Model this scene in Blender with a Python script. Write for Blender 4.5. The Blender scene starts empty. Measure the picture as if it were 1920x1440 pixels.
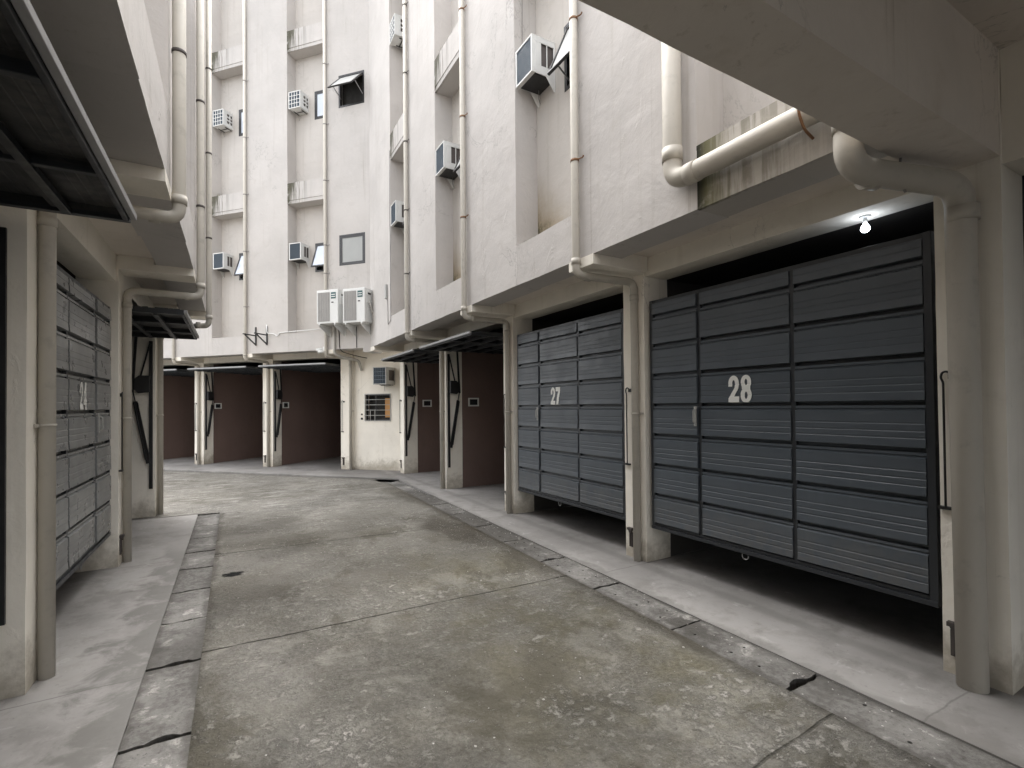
import bpy, bmesh, math, random
from mathutils import Vector, Matrix, noise as mnoise
random.seed(7)
R = math.radians
scene = bpy.context.scene
col = scene.collection

# ------------------------------------------------------------------ camera, sky, sun, exposure
cam_data = bpy.data.cameras.new('camera')
cam = bpy.data.objects.new('camera', cam_data)
col.objects.link(cam)
cam_data.sensor_width = 36.0
cam_data.lens = 930 / 1920 * 36
cam_data.shift_y = 29 / 1920
cam_data.clip_start = 0.03
cam_data.clip_end = 500
cam.matrix_world = Matrix.Translation((0, 0, 1.6)) @ (Matrix.Rotation(math.pi / 2 + R(.75), 4, 'X') @ Matrix.Rotation(R(-.55), 4, 'Z'))
scene.camera = cam

SUN_EL, SUN_AZ = 64, 345     # degrees; azimuth measured from +Y clockwise
world = bpy.data.worlds.new('World')
scene.world = world
world.use_nodes = True
wn = world.node_tree
bg = wn.nodes['Background']
sky = wn.nodes.new('ShaderNodeTexSky')
sky.sky_type = 'NISHITA'
sky.sun_disc = False
sky.sun_elevation = R(SUN_EL)
sky.sun_rotation = R(SUN_AZ)
sky.dust_density = 4.0
sky.air_density = 1.0
sky.ozone_density = 1.0
hs = wn.nodes.new('ShaderNodeHueSaturation')      # cloud cover greys the sky
hs.inputs['Saturation'].default_value = 0.16
wn.links.new(sky.outputs[0], hs.inputs['Color'])
wn.links.new(hs.outputs[0], bg.inputs['Color'])
bg.inputs['Strength'].default_value = 0.15
sun_d = bpy.data.lights.new('sun', 'SUN')
sun_d.energy = 1.4
sun_d.angle = R(60)
sun_d.color = (1, .985, .965)
sun = bpy.data.objects.new('sun', sun_d)
col.objects.link(sun)
az = R(SUN_AZ)
sv = Vector((math.sin(az) * math.cos(R(SUN_EL)), math.cos(az) * math.cos(R(SUN_EL)), math.sin(R(SUN_EL))))
sun.rotation_euler = (-sv).to_track_quat('-Z', 'Y').to_euler()
vs = scene.view_settings
vs.view_transform = 'Standard'
vs.look = 'None'
vs.gamma = 1
vs.exposure = 2.6
scene.cycles.max_bounces = 10
scene.cycles.diffuse_bounces = 7
scene.cycles.use_denoising = True

# ------------------------------------------------------------------ node helper
class NT:
    def __init__(s, name):
        s.m = bpy.data.materials.new(name)
        s.m.use_nodes = True
        s.t = s.m.node_tree
        s.b = s.t.nodes['Principled BSDF']
        s.tc = s.t.nodes.new('ShaderNodeTexCoord')
        s.obj = s.tc.outputs['Object']
    def new(s, typ): return s.t.nodes.new(typ)
    def put(s, sock, v):
        if v is None: return
        if isinstance(v, bpy.types.NodeSocket): s.t.links.new(v, sock)
        elif isinstance(v, (tuple, list)) and sock.type == 'RGBA' and len(v) == 3: sock.default_value = (*v, 1)
        else: sock.default_value = v
    def mapping(s, v, scale=(1, 1, 1), loc=(0, 0, 0), rot=(0, 0, 0)):
        n = s.new('ShaderNodeMapping'); s.put(n.inputs['Vector'], v)
        n.inputs['Scale'].default_value = scale; n.inputs['Location'].default_value = loc; n.inputs['Rotation'].default_value = rot
        return n.outputs[0]
    def noise(s, v, scale, detail=4, rough=.55, dist=0.0):
        n = s.new('ShaderNodeTexNoise'); s.put(n.inputs['Vector'], v)
        n.inputs['Scale'].default_value = scale; n.inputs['Detail'].default_value = detail
        n.inputs['Roughness'].default_value = rough; n.inputs['Distortion'].default_value = dist
        return n.outputs['Fac']
    def voro(s, v, scale, feature='F1', out='Distance', rnd=1.0):
        n = s.new('ShaderNodeTexVoronoi'); n.feature = feature; s.put(n.inputs['Vector'], v)
        n.inputs['Scale'].default_value = scale; n.inputs['Randomness'].default_value = rnd
        return n.outputs[out]
    def mr(s, v, a, b, c=0., d=1.):
        n = s.new('ShaderNodeMapRange'); n.interpolation_type = 'SMOOTHSTEP'
        s.put(n.inputs[0], v)
        for i, x in zip((1, 2, 3, 4), (a, b, c, d)): n.inputs[i].default_value = x
        return n.outputs[0]
    def math(s, op, a, b=None, c=None):
        n = s.new('ShaderNodeMath'); n.operation = op
        s.put(n.inputs[0], a); s.put(n.inputs[1], b); s.put(n.inputs[2], c)
        return n.outputs[0]
    def mul(s, *a):
        r = a[0]
        for x in a[1:]: r = s.math('MULTIPLY', r, x)
        return r
    def add(s, a, b): return s.math('ADD', a, b)
    def maxi(s, *a):
        r = a[0]
        for x in a[1:]: r = s.math('MAXIMUM', r, x)
        return r
    def mix(s, f, a, b, blend='MIX'):
        n = s.new('ShaderNodeMix'); n.data_type = 'RGBA'; n.blend_type = blend
        s.put(n.inputs[0], f); s.put(n.inputs[6], a); s.put(n.inputs[7], b)
        return n.outputs[2]
    def xyz(s, v):
        n = s.new('ShaderNodeSeparateXYZ'); s.put(n.inputs[0], v); return n.outputs
    def bump(s, h, strength=.3, dist=.02, normal=None):
        n = s.new('ShaderNodeBump'); s.put(n.inputs['Height'], h)
        n.inputs['Strength'].default_value = strength; n.inputs['Distance'].default_value = dist
        if normal is not None: s.put(n.inputs['Normal'], normal)
        return n.outputs[0]
    def done(s, color, rough=.8, normal=None, metal=0., spec=.5):
        s.put(s.b.inputs['Base Color'], color); s.put(s.b.inputs['Roughness'], rough)
        s.put(s.b.inputs['Metallic'], metal); s.put(s.b.inputs['Specular IOR Level'], spec)
        if normal is not None: s.put(s.b.inputs['Normal'], normal)
        return s.m

def plaster(name, base, stain=None, rough=.85, streak=.35, foot=0.):
    """painted render; stain: None, 'ledge' (spandrel, local x from its left end) or 'corner' (recess back, local origin bottom left)"""
    q = NT(name)
    o = q.obj
    c = q.mix(q.mr(q.noise(o, .9, 6, .6), .3, .7), tuple(x * .90 for x in base), tuple(min(1, x * 1.03) for x in base))
    c = q.mix(q.mr(q.noise(o, 4.5, 5, .6, .4), .56, .75, 0, .35), c, tuple(x * y for x, y in zip(base, (.80, .78, .75))))
    st = q.mr(q.noise(q.mapping(o, (7, 7, .32)), 1.0, 5, .6), .55, .78, 0, streak)
    c = q.mix(st, c, tuple(x * y for x, y in zip(base, (.72, .69, .64))))
    st2 = q.mul(q.mr(q.noise(q.mapping(o, (14, 14, .22), (3, 1, 2)), 1.0, 6, .65), .56, .70, 0, streak * 1.3), q.mr(q.noise(q.mapping(o, (.8, .8, .35), (1, 6, 2)), 1.0, 3), .48, .62))
    c = q.mix(st2, c, tuple(v * w for v, w in zip(base, (.52, .48, .42))))
    hair = q.mr(q.math('ABSOLUTE', q.math('SUBTRACT', q.noise(q.mapping(o, (1, 1, .8)), 1.1, 9, .62, .6), .5)), .0, .006, 1, 0)
    hair = q.mul(hair, q.mr(q.noise(q.mapping(o, loc=(5, 3, 1)), .7, 2), .55, .66, 0, .55))
    c = q.mix(hair, c, tuple(x * .45 for x in base))
    if stain:
        x, y, z = q.xyz(o)
        c0 = c; front = q.mr(y, .02, .05, 1, 0)
        run = q.noise(q.mapping(o, (16, 16, .8)), 1.0, 4, .6)
        blot = q.noise(o, 6, 6, .65)
        if stain == 'ledge':
            m = q.mul(q.mr(x, .06, .80, 1, 0), q.mr(run, .44, .52), q.mr(z, -.1, .42, .35, 1))
            m = q.maxi(m, q.mul(q.mr(x, .02, .22, 1, 0), q.mr(blot, .32, .5)), q.mul(q.mr(x, .05, .34, 1, 0), q.mr(z, .40, .50), q.mr(blot, .35, .5)))
            m2 = q.mul(q.mr(run, .58, .70, 0, .28), q.mr(z, .12, .46, .12, 1), q.mr(x, .3, 1.2, 1, .25))
            lip = q.mul(q.mr(q.math('ABSOLUTE', q.math('SUBTRACT', z, .085)), .002, .008, .85, 0), q.mr(q.noise(o, 5, 4), .3, .5))
            c = q.mix(q.maxi(m2, lip), c, (.17, .16, .13))
            c = q.mix(q.mul(m, .95), c, q.mix(q.noise(o, 20, 3), (.028, .028, .022), (.105, .098, .058)))
        elif stain == 'heavy':
            m = q.mul(q.mr(q.noise(q.mapping(o, (22, 22, 1.3)), 1.0, 5, .65), .42, .58), q.mr(x, .1, 1.15, 1, .2), q.mr(blot, .3, .6, .3, 1))
            g = q.mul(q.mr(x, .02, .35, 1, 0), q.mr(blot, .3, .5))
            c = q.mix(q.mul(m, .8), c, (.16, .15, .11))
            c = q.mix(q.mul(g, .85), c, (.13, .125, .055))
            k = q.mul(q.mr(x, .0, .10, 1, 0), q.mr(blot, .25, .5))
            c = q.mix(q.mul(k, .9), c, (.02, .022, .018))
        if stain in ('ledge', 'heavy'): c = q.mix(front, c0, c)
        if stain == 'corner':
            d = q.add(q.math('MULTIPLY', x, .9), z)
            m = q.mul(q.mr(q.add(d, q.math('MULTIPLY', blot, .5)), .45, 1.35, 1, 0), .85)
            c = q.mix(m, c, (.30, .235, .14))
            m = q.mul(q.mr(q.add(d, q.math('MULTIPLY', blot, .6)), .42, .85, 1, 0), q.mr(q.noise(o, 14, 6, .7), .35, .55))
            c = q.mix(m, c, (.07, .068, .035))
    if foot:
        zz = q.xyz(o)[2]
        ft = q.mr(q.add(zz, q.math('MULTIPLY', q.math('SUBTRACT', q.noise(o, 5, 8, .72), .5), .9)), -.05, .38, foot, 0)
        c = q.mix(ft, c, tuple(v * w for v, w in zip(base, (.34, .31, .26))))
        sc = q.mul(q.mr(q.noise(q.mapping(o, (1, 1, 2.5), (2, 5, 1)), 6, 9, .78, .6), .62, .68, 0, .55), q.mr(zz, .9, 2.0, 1, .2))
        c = q.mix(sc, c, tuple(v * .5 for v in base))
    h = q.add(q.mul(q.noise(o, 2.6, 5, .55, .5), 1.0), q.mul(q.noise(o, 22, 4, .6), .16))
    dents = q.mr(q.noise(q.mapping(o, (2.2, 2.2, 1.2)), 2.0, 8, .6, .8), .60, .72)
    h = q.add(h, q.mul(dents, .22))
    return q.done(c, rough, q.bump(h, .5, .022), spec=.25)

def paint(name, base, rough=.45, var=.12, metal=0., spec=.5, bump=.04, dirt=.15):
    q = NT(name)
    c = q.mix(q.noise(q.obj, 3, 5, .6), tuple(x * (1 - var) for x in base), tuple(min(1, x * (1 + var * .5)) for x in base))
    c = q.mix(q.mr(q.noise(q.obj, 9, 6, .65), .52, .72, 0, dirt), c, tuple(x * .5 for x in base))
    r = q.mr(q.noise(q.obj, 12, 4), .3, .7, max(.05, rough - .08), rough + .1)
    return q.done(c, r, q.bump(q.noise(q.obj, 30, 3), bump, .004), metal=metal, spec=spec)

M = {}
M['white'] = plaster('white_render', (.50, .474, .450))
M['recess'] = plaster('recess_render', (.50, .468, .43), 'corner')
M['recess_clean'] = plaster('recess_render_clean', (.50, .470, .438))
M['ledge'] = plaster('ledge_render', (.50, .474, .450), 'ledge')
M['ledge_heavy'] = plaster('ledge_render_stained', (.46, .43, .39), 'heavy')
M['cream'] = plaster('cream_render', (.82, .775, .69), streak=.4, foot=.75)
M['soffit'] = plaster('soffit_render', (.66, .605, .54), streak=.5)
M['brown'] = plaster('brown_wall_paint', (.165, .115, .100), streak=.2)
M['shadewall'] = plaster('shaded_wall_tone', (.06, .055, .05))  # shade of the unlit garages put into the wall and ceiling colour
M['pipe'] = paint('pipe_paint', (.46, .43, .375), .6, .12, spec=.3, dirt=.3)
M['clamp'] = paint('clamp_rust', (.20, .10, .045), .7, .5)
M['clampdark'] = paint('clamp_dark', (.06, .05, .045), .6, .3)
M['black'] = paint('black_steel', (.014, .014, .015), .42, .3)
M['frame'] = paint('door_frame_paint', (.022, .025, .029), .42, .2)
M['rail'] = paint('rail_grey_steel', (.33, .33, .33), .45, .12, metal=.3)
M['acwhite'] = paint('casing_white', (.66, .66, .64), .45, .05, dirt=.1)
M['acgrey'] = paint('casing_grey', (.40, .40, .38), .5, .08)
M['fins'] = paint('fin_blue_grey', (.07, .095, .12), .45, .2)
M['vent'] = paint('vent_brown_grey', (.10, .085, .08), .6, .2)
M['mesh'] = paint('fan_mesh_grey', (.36, .35, .335), .6, .12)
M['alu'] = paint('window_frame_dark', (.022, .021, .022), .35, .2)
M['number'] = paint('number_white', (.78, .78, .74), .5, .05, dirt=.08)
M['lattice'] = paint('lattice_white', (.70, .70, .68), .5, .06)
M['wood'] = paint('board_orange', (.50, .26, .09), .7, .2)
M['teal'] = paint('badge_teal', (.03, .09, .09), .4, .2)
M['wire'] = paint('wire_grey', (.22, .21, .20), .6, .2)
M['wrap'] = paint('pipe_wrap_grey', (.48, .46, .42), .7, .25, dirt=.5)
M['plant'] = paint('weed_dry', (.17, .16, .07), .8, .4)
M['stone'] = paint('chip_pale', (.42, .40, .37), .9, .3)

def m_door(name, base, rough):
    q = NT(name)
    o = q.obj
    x, y, z = q.xyz(o)
    c = q.mix(q.noise(o, 2.2, 6, .65), tuple(v * .82 for v in base), tuple(v * 1.12 for v in base))
    c = q.mix(q.mr(q.noise(q.mapping(o, (5, 5, .5)), 1.6, 6, .65), .52, .75, 0, .25), c, tuple(v * 1.3 + .008 for v in base))
    dust = q.mul(q.mr(q.add(z, q.math('MULTIPLY', q.noise(o, 5, 6, .65), .5)), .2, .75, .45, 0), q.mr(q.noise(o, 14, 6, .7), .3, .6))
    c = q.mix(dust, c, (.13, .122, .110))
    scuff = q.mr(q.noise(q.mapping(o, (1, 1, 6), (3, 0, 2)), 4.5, 8, .75, .5), .64, .70, 0, .5)
    c = q.mix(scuff, c, tuple(v * .45 for v in base))
    r = q.mr(q.noise(o, 5, 5, .6), .3, .7, rough - .06, rough + .12)
    h = q.add(q.noise(q.mapping(o, (1, 1, 2)), 1.7, 2), q.mul(q.noise(o, 60, 2), .012))
    return q.done(c, r, q.bump(h, .35, .012), spec=.5)
M['doorback'] = m_door('door_sheet_dark', (.022, .023, .024), .6)  # darker sheet colour used on every raised door
M['door'] = m_door('door_sheet_paint', (.072, .085, .099), .36)
M['doorl'] = m_door('door_sheet_paint_grey', (.205, .21, .21), .30)

def m_glass(name, colr, rough=.08):
    q = NT(name)
    return q.done(q.mix(q.noise(q.obj, 3, 3), colr, tuple(x * .8 for x in colr)), rough, q.bump(q.noise(q.obj, 2, 2), .05, .01), spec=.9)
M['glass'] = m_glass('glass_dark', (.03, .032, .035))
M['glassgrey'] = m_glass('glass_frosted_grey', (.30, .305, .29), .45)
M['glasspale'] = m_glass('glass_painted_reflection', (.55, .60, .68), .06)  # pale window reflection put into the glass colour
def m_emit(name, c, st):
    q = NT(name)
    q.put(q.b.inputs['Emission Color'], c); q.b.inputs['Emission Strength'].default_value = st
    return q.done(c, .3)
M['bulb'] = m_emit('lit_bulb', (.80, .88, 1.0), 6.5)

_p = [Matrix.Rotation(R(-30), 4, 'Z') @ (Matrix.Translation((-1.026 * math.cos(R(29.3)), -1.026 * math.sin(R(29.3)), 0)) @ Matrix.Rotation(R(119.3), 4, 'Z')) @ Vector((v, -.84, 0)) for v in (0, 9)]
EDGE_B = (_p[1].x - _p[0].x) / (_p[1].y - _p[0].y)
EDGE_A = _p[0].x - EDGE_B * _p[0].y
def m_drive():
    q = NT('weathered_concrete')
    o = q.obj
    x, y, z = q.xyz(o)
    n1 = q.noise(o, .55, 8, .62, .3)
    n2 = q.noise(q.mapping(o, loc=(7, 2, 0)), 2.3, 9, .72, .5)
    n3 = q.noise(q.mapping(o, loc=(1, 9, 0)), 13, 10, .80, .15)
    n4 = q.noise(o, 75, 7, .8)
    n5 = q.noise(q.mapping(o, loc=(3, 1, 0)), 34, 8, .80, .1)
    c = q.mix(q.mr(n1, .34, .66), (.113, .107, .098), (.172, .165, .155))
    c = q.mix(q.mr(n2, .42, .66, 0, .7), c, (.082, .077, .071))
    c = q.mix(q.mr(n5, .44, .60, 0, .6), c, (.206, .197, .183))
    c = q.mix(q.mr(n5, .33, .45, .65, 0), c, (.063, .059, .052))
    # mossy, brownish film towards the right of the drive
    mossarea = q.mul(q.mr(x, .7, 1.7), q.mr(x, 2.5, 2.75, 1, 0), q.mr(y, .3, 1.4), q.mr(y, 4.2, 6.5, 1, 0))
    moss = q.mul(q.maxi(mossarea, .25), q.mr(q.noise(q.mapping(o, loc=(3, 3, 0)), 1.3, 9, .74), .38, .60))
    c = q.mix(q.mul(moss, .6), c, q.mix(q.mr(n3, .40, .60), (.085, .079, .052), (.158, .144, .108)))
    # pale worn laitance: ragged islands broken up into small flakes
    isl = q.mr(q.noise(q.mapping(o, loc=(4, 1, 0)), 1.05, 10, .78, .25), .44, .60)
    fl = q.mul(q.mr(n3, .50, .56), isl)
    c = q.mix(q.mul(isl, .34), c, (.275, .262, .238))
    worn = q.mr(q.noise(q.mapping(o, loc=(2, 8, 0)), .75, 10, .74, .3), .54, .60)
    c = q.mix(q.mul(worn, .4), c, (.285, .272, .25))
    dk = q.mr(q.noise(q.mapping(o, (1, .8, 1), (6, 5, 0)), .95, 10, .72, .4), .53, .63)
    c = q.mix(q.mul(dk, .8), c, (.088, .082, .070))
    c = q.mix(q.mul(fl, .85), c, (.336, .321, .296))
    fl2 = q.mul(q.mr(q.noise(q.mapping(o, (1.0, 1.4, 1), (4, 1, 0)), 19, 10, .80, .3), .585, .63), q.mr(n2, .36, .50))
    c = q.mix(q.mul(fl2, .88), c, (.370, .357, .332))
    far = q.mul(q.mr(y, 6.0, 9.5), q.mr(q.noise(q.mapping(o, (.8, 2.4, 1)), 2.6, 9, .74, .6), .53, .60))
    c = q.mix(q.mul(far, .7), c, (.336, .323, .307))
    lt = q.mul(q.mr(y, 4.5, 10, 0, .35), 1.0)  # even lightening towards the far end of the drive
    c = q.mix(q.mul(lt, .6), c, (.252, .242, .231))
    # pits and lips
    pit = q.mul(q.mr(n4, .33, .41, 1, 0), q.mr(q.noise(o, 1.7, 4), .38, .56))
    c = q.mix(q.mul(pit, .9), c, (.030, .028, .025))
    cav = q.mul(q.mr(q.noise(q.mapping(o, (1, 1.5, 1), (9, 4, 0)), 9, 10, .80, .3), .34, .385, 1, 0), q.mr(n1, .45, .6, .25, 1))
    c = q.mix(q.mul(cav, .7), c, (.040, .037, .032))
    sp = q.mul(q.mr(q.voro(o, 40), .06, .10, 1, 0), q.mr(q.noise(o, 3, 2), .5, .62))
    c = q.mix(q.mul(sp, .7), c, (.336, .319, .294))
    def blob(cx, cy, rx, ry):
        v = q.new('ShaderNodeVectorMath'); v.operation = 'LENGTH'
        q.put(v.inputs[0], q.mapping(o, (1 / rx, 1 / ry, 0), (-cx / rx, -cy / ry, 0)))
        return q.mr(q.add(v.outputs['Value'], q.math('MULTIPLY', q.math('SUBTRACT', n2, .5), 2.6)), .35, 1.25, 1, 0)
    # grimy margins along both drains
    eR = q.math('SUBTRACT', q.math('MULTIPLY_ADD', y, .03, 2.665), x)
    eL = q.math('SUBTRACT', x, q.math('MULTIPLY_ADD', y, EDGE_B, EDGE_A))
    mgn = q.maxi(q.mr(q.add(eR, q.math('MULTIPLY', q.math('SUBTRACT', n2, .5), .45)), .01, .10, 1, 0), q.mul(q.mr(q.add(eL, q.math('MULTIPLY', q.math('SUBTRACT', n2, .5), .35)), .0, .07, 1, 0), q.mr(y, 8.8, 8.9, 1, 0)))
    c = q.mix(q.mul(mgn, .6), c, (.071, .067, .060))
    gut = q.mul(q.mr(q.add(eR, q.math('MULTIPLY', q.math('SUBTRACT', q.noise(o, 1.7, 8, .7), .5), .9)), .02, .22, 1, 0), q.mr(y, 3.6, 4.6), q.mr(y, 9, 10.5, 1, 0))
    wet = q.maxi(q.mul(gut, .85), blob(2.62, 5.9, .50, 1.2), q.mul(blob(2.80, 8.9, .22, 1.3), .7), q.mul(blob(2.72, 4.5, .16, .9), .8), q.mul(blob(2.72, 2.9, .14, .7), .7), q.mul(blob(.15, 7.6, .9, .9), .45), q.mul(blob(.2, 4.9, .5, .6), .5), q.mul(blob(.7, 6.7, .9, .18), .6), q.mul(blob(.9, 4.6, 1.2, .5), .35))
    c = q.mix(q.mul(wet, .78), c, (.058, .052, .044))
    vh = q.new('ShaderNodeVectorMath'); vh.operation = 'LENGTH'
    q.put(vh.inputs[0], q.mapping(o, (1 / .09, 1 / .075, 0), (-.06 / .09, -5.52 / .075, 0)))
    hole = q.mr(q.add(vh.outputs['Value'], q.math('MULTIPLY', q.math('SUBTRACT', n3, .5), 3.5)), .7, .95, 1, 0)
    c = q.mix(q.mul(hole, .95), c, (.018, .017, .016))
    wob = q.math('MULTIPLY', q.math('SUBTRACT', q.noise(o, 3.0, 5), .5), .05)
    def joint(y0, slope):
        dd = q.math('ABSOLUTE', q.math('SUBTRACT', q.add(q.add(y, wob), q.math('MULTIPLY', x, slope)), y0))
        return q.mul(q.mr(dd, .003, .011, 1, 0), q.mr(q.noise(o, 7, 3), .3, .5, .25, 1))
    j = q.maxi(joint(3.86, .02), q.mul(joint(6.35, .06), .8), q.mul(joint(1.3, -.04), .6), q.mul(joint(8.9, .1), .6))
    jx = q.math('ABSOLUTE', q.math('SUBTRACT', q.add(x, wob), 1.9))
    j = q.maxi(j, q.mul(q.mr(jx, .003, .010, 1, 0), q.mr(y, 1.2, 1.5, 1, 0)))
    c = q.mix(q.mul(j, .85), c, (.03, .029, .026))
    spall = q.mr(q.noise(q.mapping(o, loc=(2, 5, 0)), .9, 3), .42, .60)
    h = q.add(q.mul(n2, .5), q.mul(n3, q.math('MULTIPLY_ADD', spall, .8, .3)))
    h = q.add(h, q.mul(n5, .35))
    h = q.add(h, q.mul(cav, -.35))
    h = q.add(h, q.mul(j, -.8))
    h = q.add(h, q.mul(hole, -1.5))
    h = q.add(h, q.mul(q.maxi(fl, fl2), .2))
    c = q.mix(1.0, c, (.90, .90, .885), 'MULTIPLY')
    big = q.mr(q.noise(q.mapping(o, (1, .7, 1), (11, 3, 0)), .42, 6, .62, .8), .36, .62, .30, -.0)
    c = q.mix(big, c, (.075, .070, .058))
    bc = q.new('ShaderNodeBrightContrast'); q.put(bc.inputs[0], c); bc.inputs['Bright'].default_value = .108; bc.inputs['Contrast'].default_value = .3
    c = bc.outputs[0]
    r = q.mr(wet, 0, 1, .9, .45)
    return q.done(c, r, q.bump(h, 1.0, .035), spec=.3)
M['drive'] = m_drive()

def m_apron():
    q = NT('smooth_concrete')
    o = q.obj
    x, y, z = q.xyz(o)
    n1 = q.noise(o, .7, 7, .6, .3); n2 = q.noise(o, 3.4, 8, .65, .4); n3 = q.noise(o, 30, 5, .7)
    c = q.mix(q.mr(n1, .32, .68), (.196, .186, .176), (.274, .261, .247))
    c = q.mix(q.mr(n2, .45, .70, 0, .5), c, (.151, .142, .133))
    c = q.mix(q.mr(q.noise(q.mapping(o, loc=(4, 4, 0)), 5, 8, .7, .7), .60, .66, 0, .55), c, (.346, .334, .315))
    c = q.mix(q.mul(q.mr(n3, .28, .40, 1, 0), .4), c, (.060, .057, .053))
    c = q.mix(q.mr(q.noise(q.mapping(o, loc=(8, 1, 0)), 1.6, 9, .72), .50, .62, 0, .45), c, (.115, .106, .096))
    c = q.mix(q.mul(q.mr(q.noise(o, 17, 8, .75), .54, .62, 0, .5), q.mr(n1, .4, .6)), c, (.255, .24, .225))
    wob = q.math('MULTIPLY', q.math('SUBTRACT', q.noise(o, 2.0, 5), .5), .09)
    def seam(y0, w=.008):
        return q.mr(q.math('ABSOLUTE', q.math('SUBTRACT', q.add(y, wob), y0)), w * .3, w, 1, 0)
    s_ = q.maxi(seam(3.68), seam(6.34), seam(8.95), seam(11.3), q.mul(seam(1.15), .8))
    c = q.mix(q.mul(s_, .55), c, (.06, .056, .05))
    # darker band along the doorway of each garage
    tb = q.mul(q.mr(q.math('ABSOLUTE', q.math('SUBTRACT', q.add(x, wob), 3.60)), .02, .10, 1, 0), .35)
    c = q.mix(tb, c, (.091, .087, .080))
    eL = q.math('SUBTRACT', q.math('MULTIPLY_ADD', y, EDGE_B, EDGE_A - .29), x)
    dl = q.mul(q.mr(q.add(eL, q.math('MULTIPLY', q.math('SUBTRACT', n2, .5), 1.3)), .08, .30, 1, 0), q.mr(y, 1.6, 2.4), q.mr(y, 6.4, 7.4, 1, 0), q.mr(x, .5, .6, 1, 0))
    c = q.mix(q.mul(dl, .75), c, (.087, .082, .074))
    eR = q.math('SUBTRACT', x, q.math('MULTIPLY_ADD', y, .03, 2.985))
    dr = q.mul(q.mr(q.add(eR, q.math('MULTIPLY', q.math('SUBTRACT', n2, .5), .5)), .0, .09, 1, 0), q.mr(x, 2, 2.5))
    c = q.mix(q.mul(dr, .5), c, (.098, .092, .084))
    h = q.add(q.mul(n2, .5), q.mul(n3, .12))
    return q.done(c, q.mr(n1, .3, .7, .62, .8), q.bump(h, .35, .015), spec=.4)
M['apron'] = m_apron()

def m_slab():
    q = NT('drain_cover_concrete')
    o = q.obj
    n1 = q.noise(o, 1.5, 8, .66, .5); n2 = q.noise(o, 7, 9, .74, .8); n3 = q.noise(o, 45, 6, .75); n5 = q.noise(o, 22, 6, .72)
    c = q.mix(q.mr(n1, .40, .60), (.078, .073, .066), (.158, .150, .139))
    c = q.mix(q.mr(n5, .40, .62, 0, .5), c, (.179, .172, .162))
    c = q.mix(q.mul(q.mr(n2, .54, .60), q.mr(n1, .46, .58), .8), c, (.33, .315, .29))
    c = q.mix(q.mr(n2, .33, .42, .8, 0), c, (.052, .048, .042))
    c = q.mix(q.mul(q.mr(n3, .34, .42, 1, 0), .7), c, (.035, .033, .030))
    x, y, z = q.xyz(o)
    def edge(d, lim):
        return q.mr(q.add(d, q.math('MULTIPLY', q.math('SUBTRACT', q.noise(o, 5, 7, .7), .5), .22)), .0, lim, 1, 0)
    a = q.math('SUBTRACT', x, q.math('MULTIPLY_ADD', y, .03, 2.665)); b = q.math('SUBTRACT', .32, a)
    el = q.math('SUBTRACT', q.math('MULTIPLY_ADD', y, EDGE_B, EDGE_A), x); fl_ = q.math('SUBTRACT', .29, el)
    right = q.mr(x, 1.2, 1.4)
    e = q.math('ADD', q.mul(right, q.maxi(edge(a, .06), edge(b, .05))), q.mul(q.math('SUBTRACT', 1.0, right), q.maxi(edge(el, .06), edge(fl_, .05))))
    c = q.mix(q.mul(e, .7), c, (.053, .049, .043))
    def blob(cx, cy, rx, ry):
        v = q.new('ShaderNodeVectorMath'); v.operation = 'LENGTH'
        q.put(v.inputs[0], q.mapping(o, (1 / rx, 1 / ry, 0), (-cx / rx, -cy / ry, 0)))
        return q.mr(q.add(v.outputs['Value'], q.math('MULTIPLY', q.math('SUBTRACT', n2, .5), 2.0)), .5, 1.1, 1, 0)
    wetp = q.maxi(blob(2.97, 5.9, .5, 1.5), blob(2.90, 2.5, .14, .34), q.mul(blob(3.05, 8.6, .4, 1.0), .8), q.mul(blob(-.45, 3.95, .14, .3), .6))
    c = q.mix(q.mul(wetp, .8), c, (.045, .041, .035))
    damp = q.mr(q.noise(q.mapping(o, loc=(6, 2, 0)), .9, 5, .6), .52, .62, 0, .6)
    c = q.mix(damp, c, (.060, .056, .050))
    return q.done(c, .88, q.bump(q.add(q.add(q.mul(n2, .5), q.mul(n5, .3)), q.mul(n3, .2)), .8, .025), spec=.3)
M['slab'] = m_slab()
M['gutter'] = plaster('gutter_mud', (.095, .088, .076))
M['void'] = paint('near_black_void', (.022, .021, .019), .8, .4)  # near-black; on the window boards it stands in for unlit rooms

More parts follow.
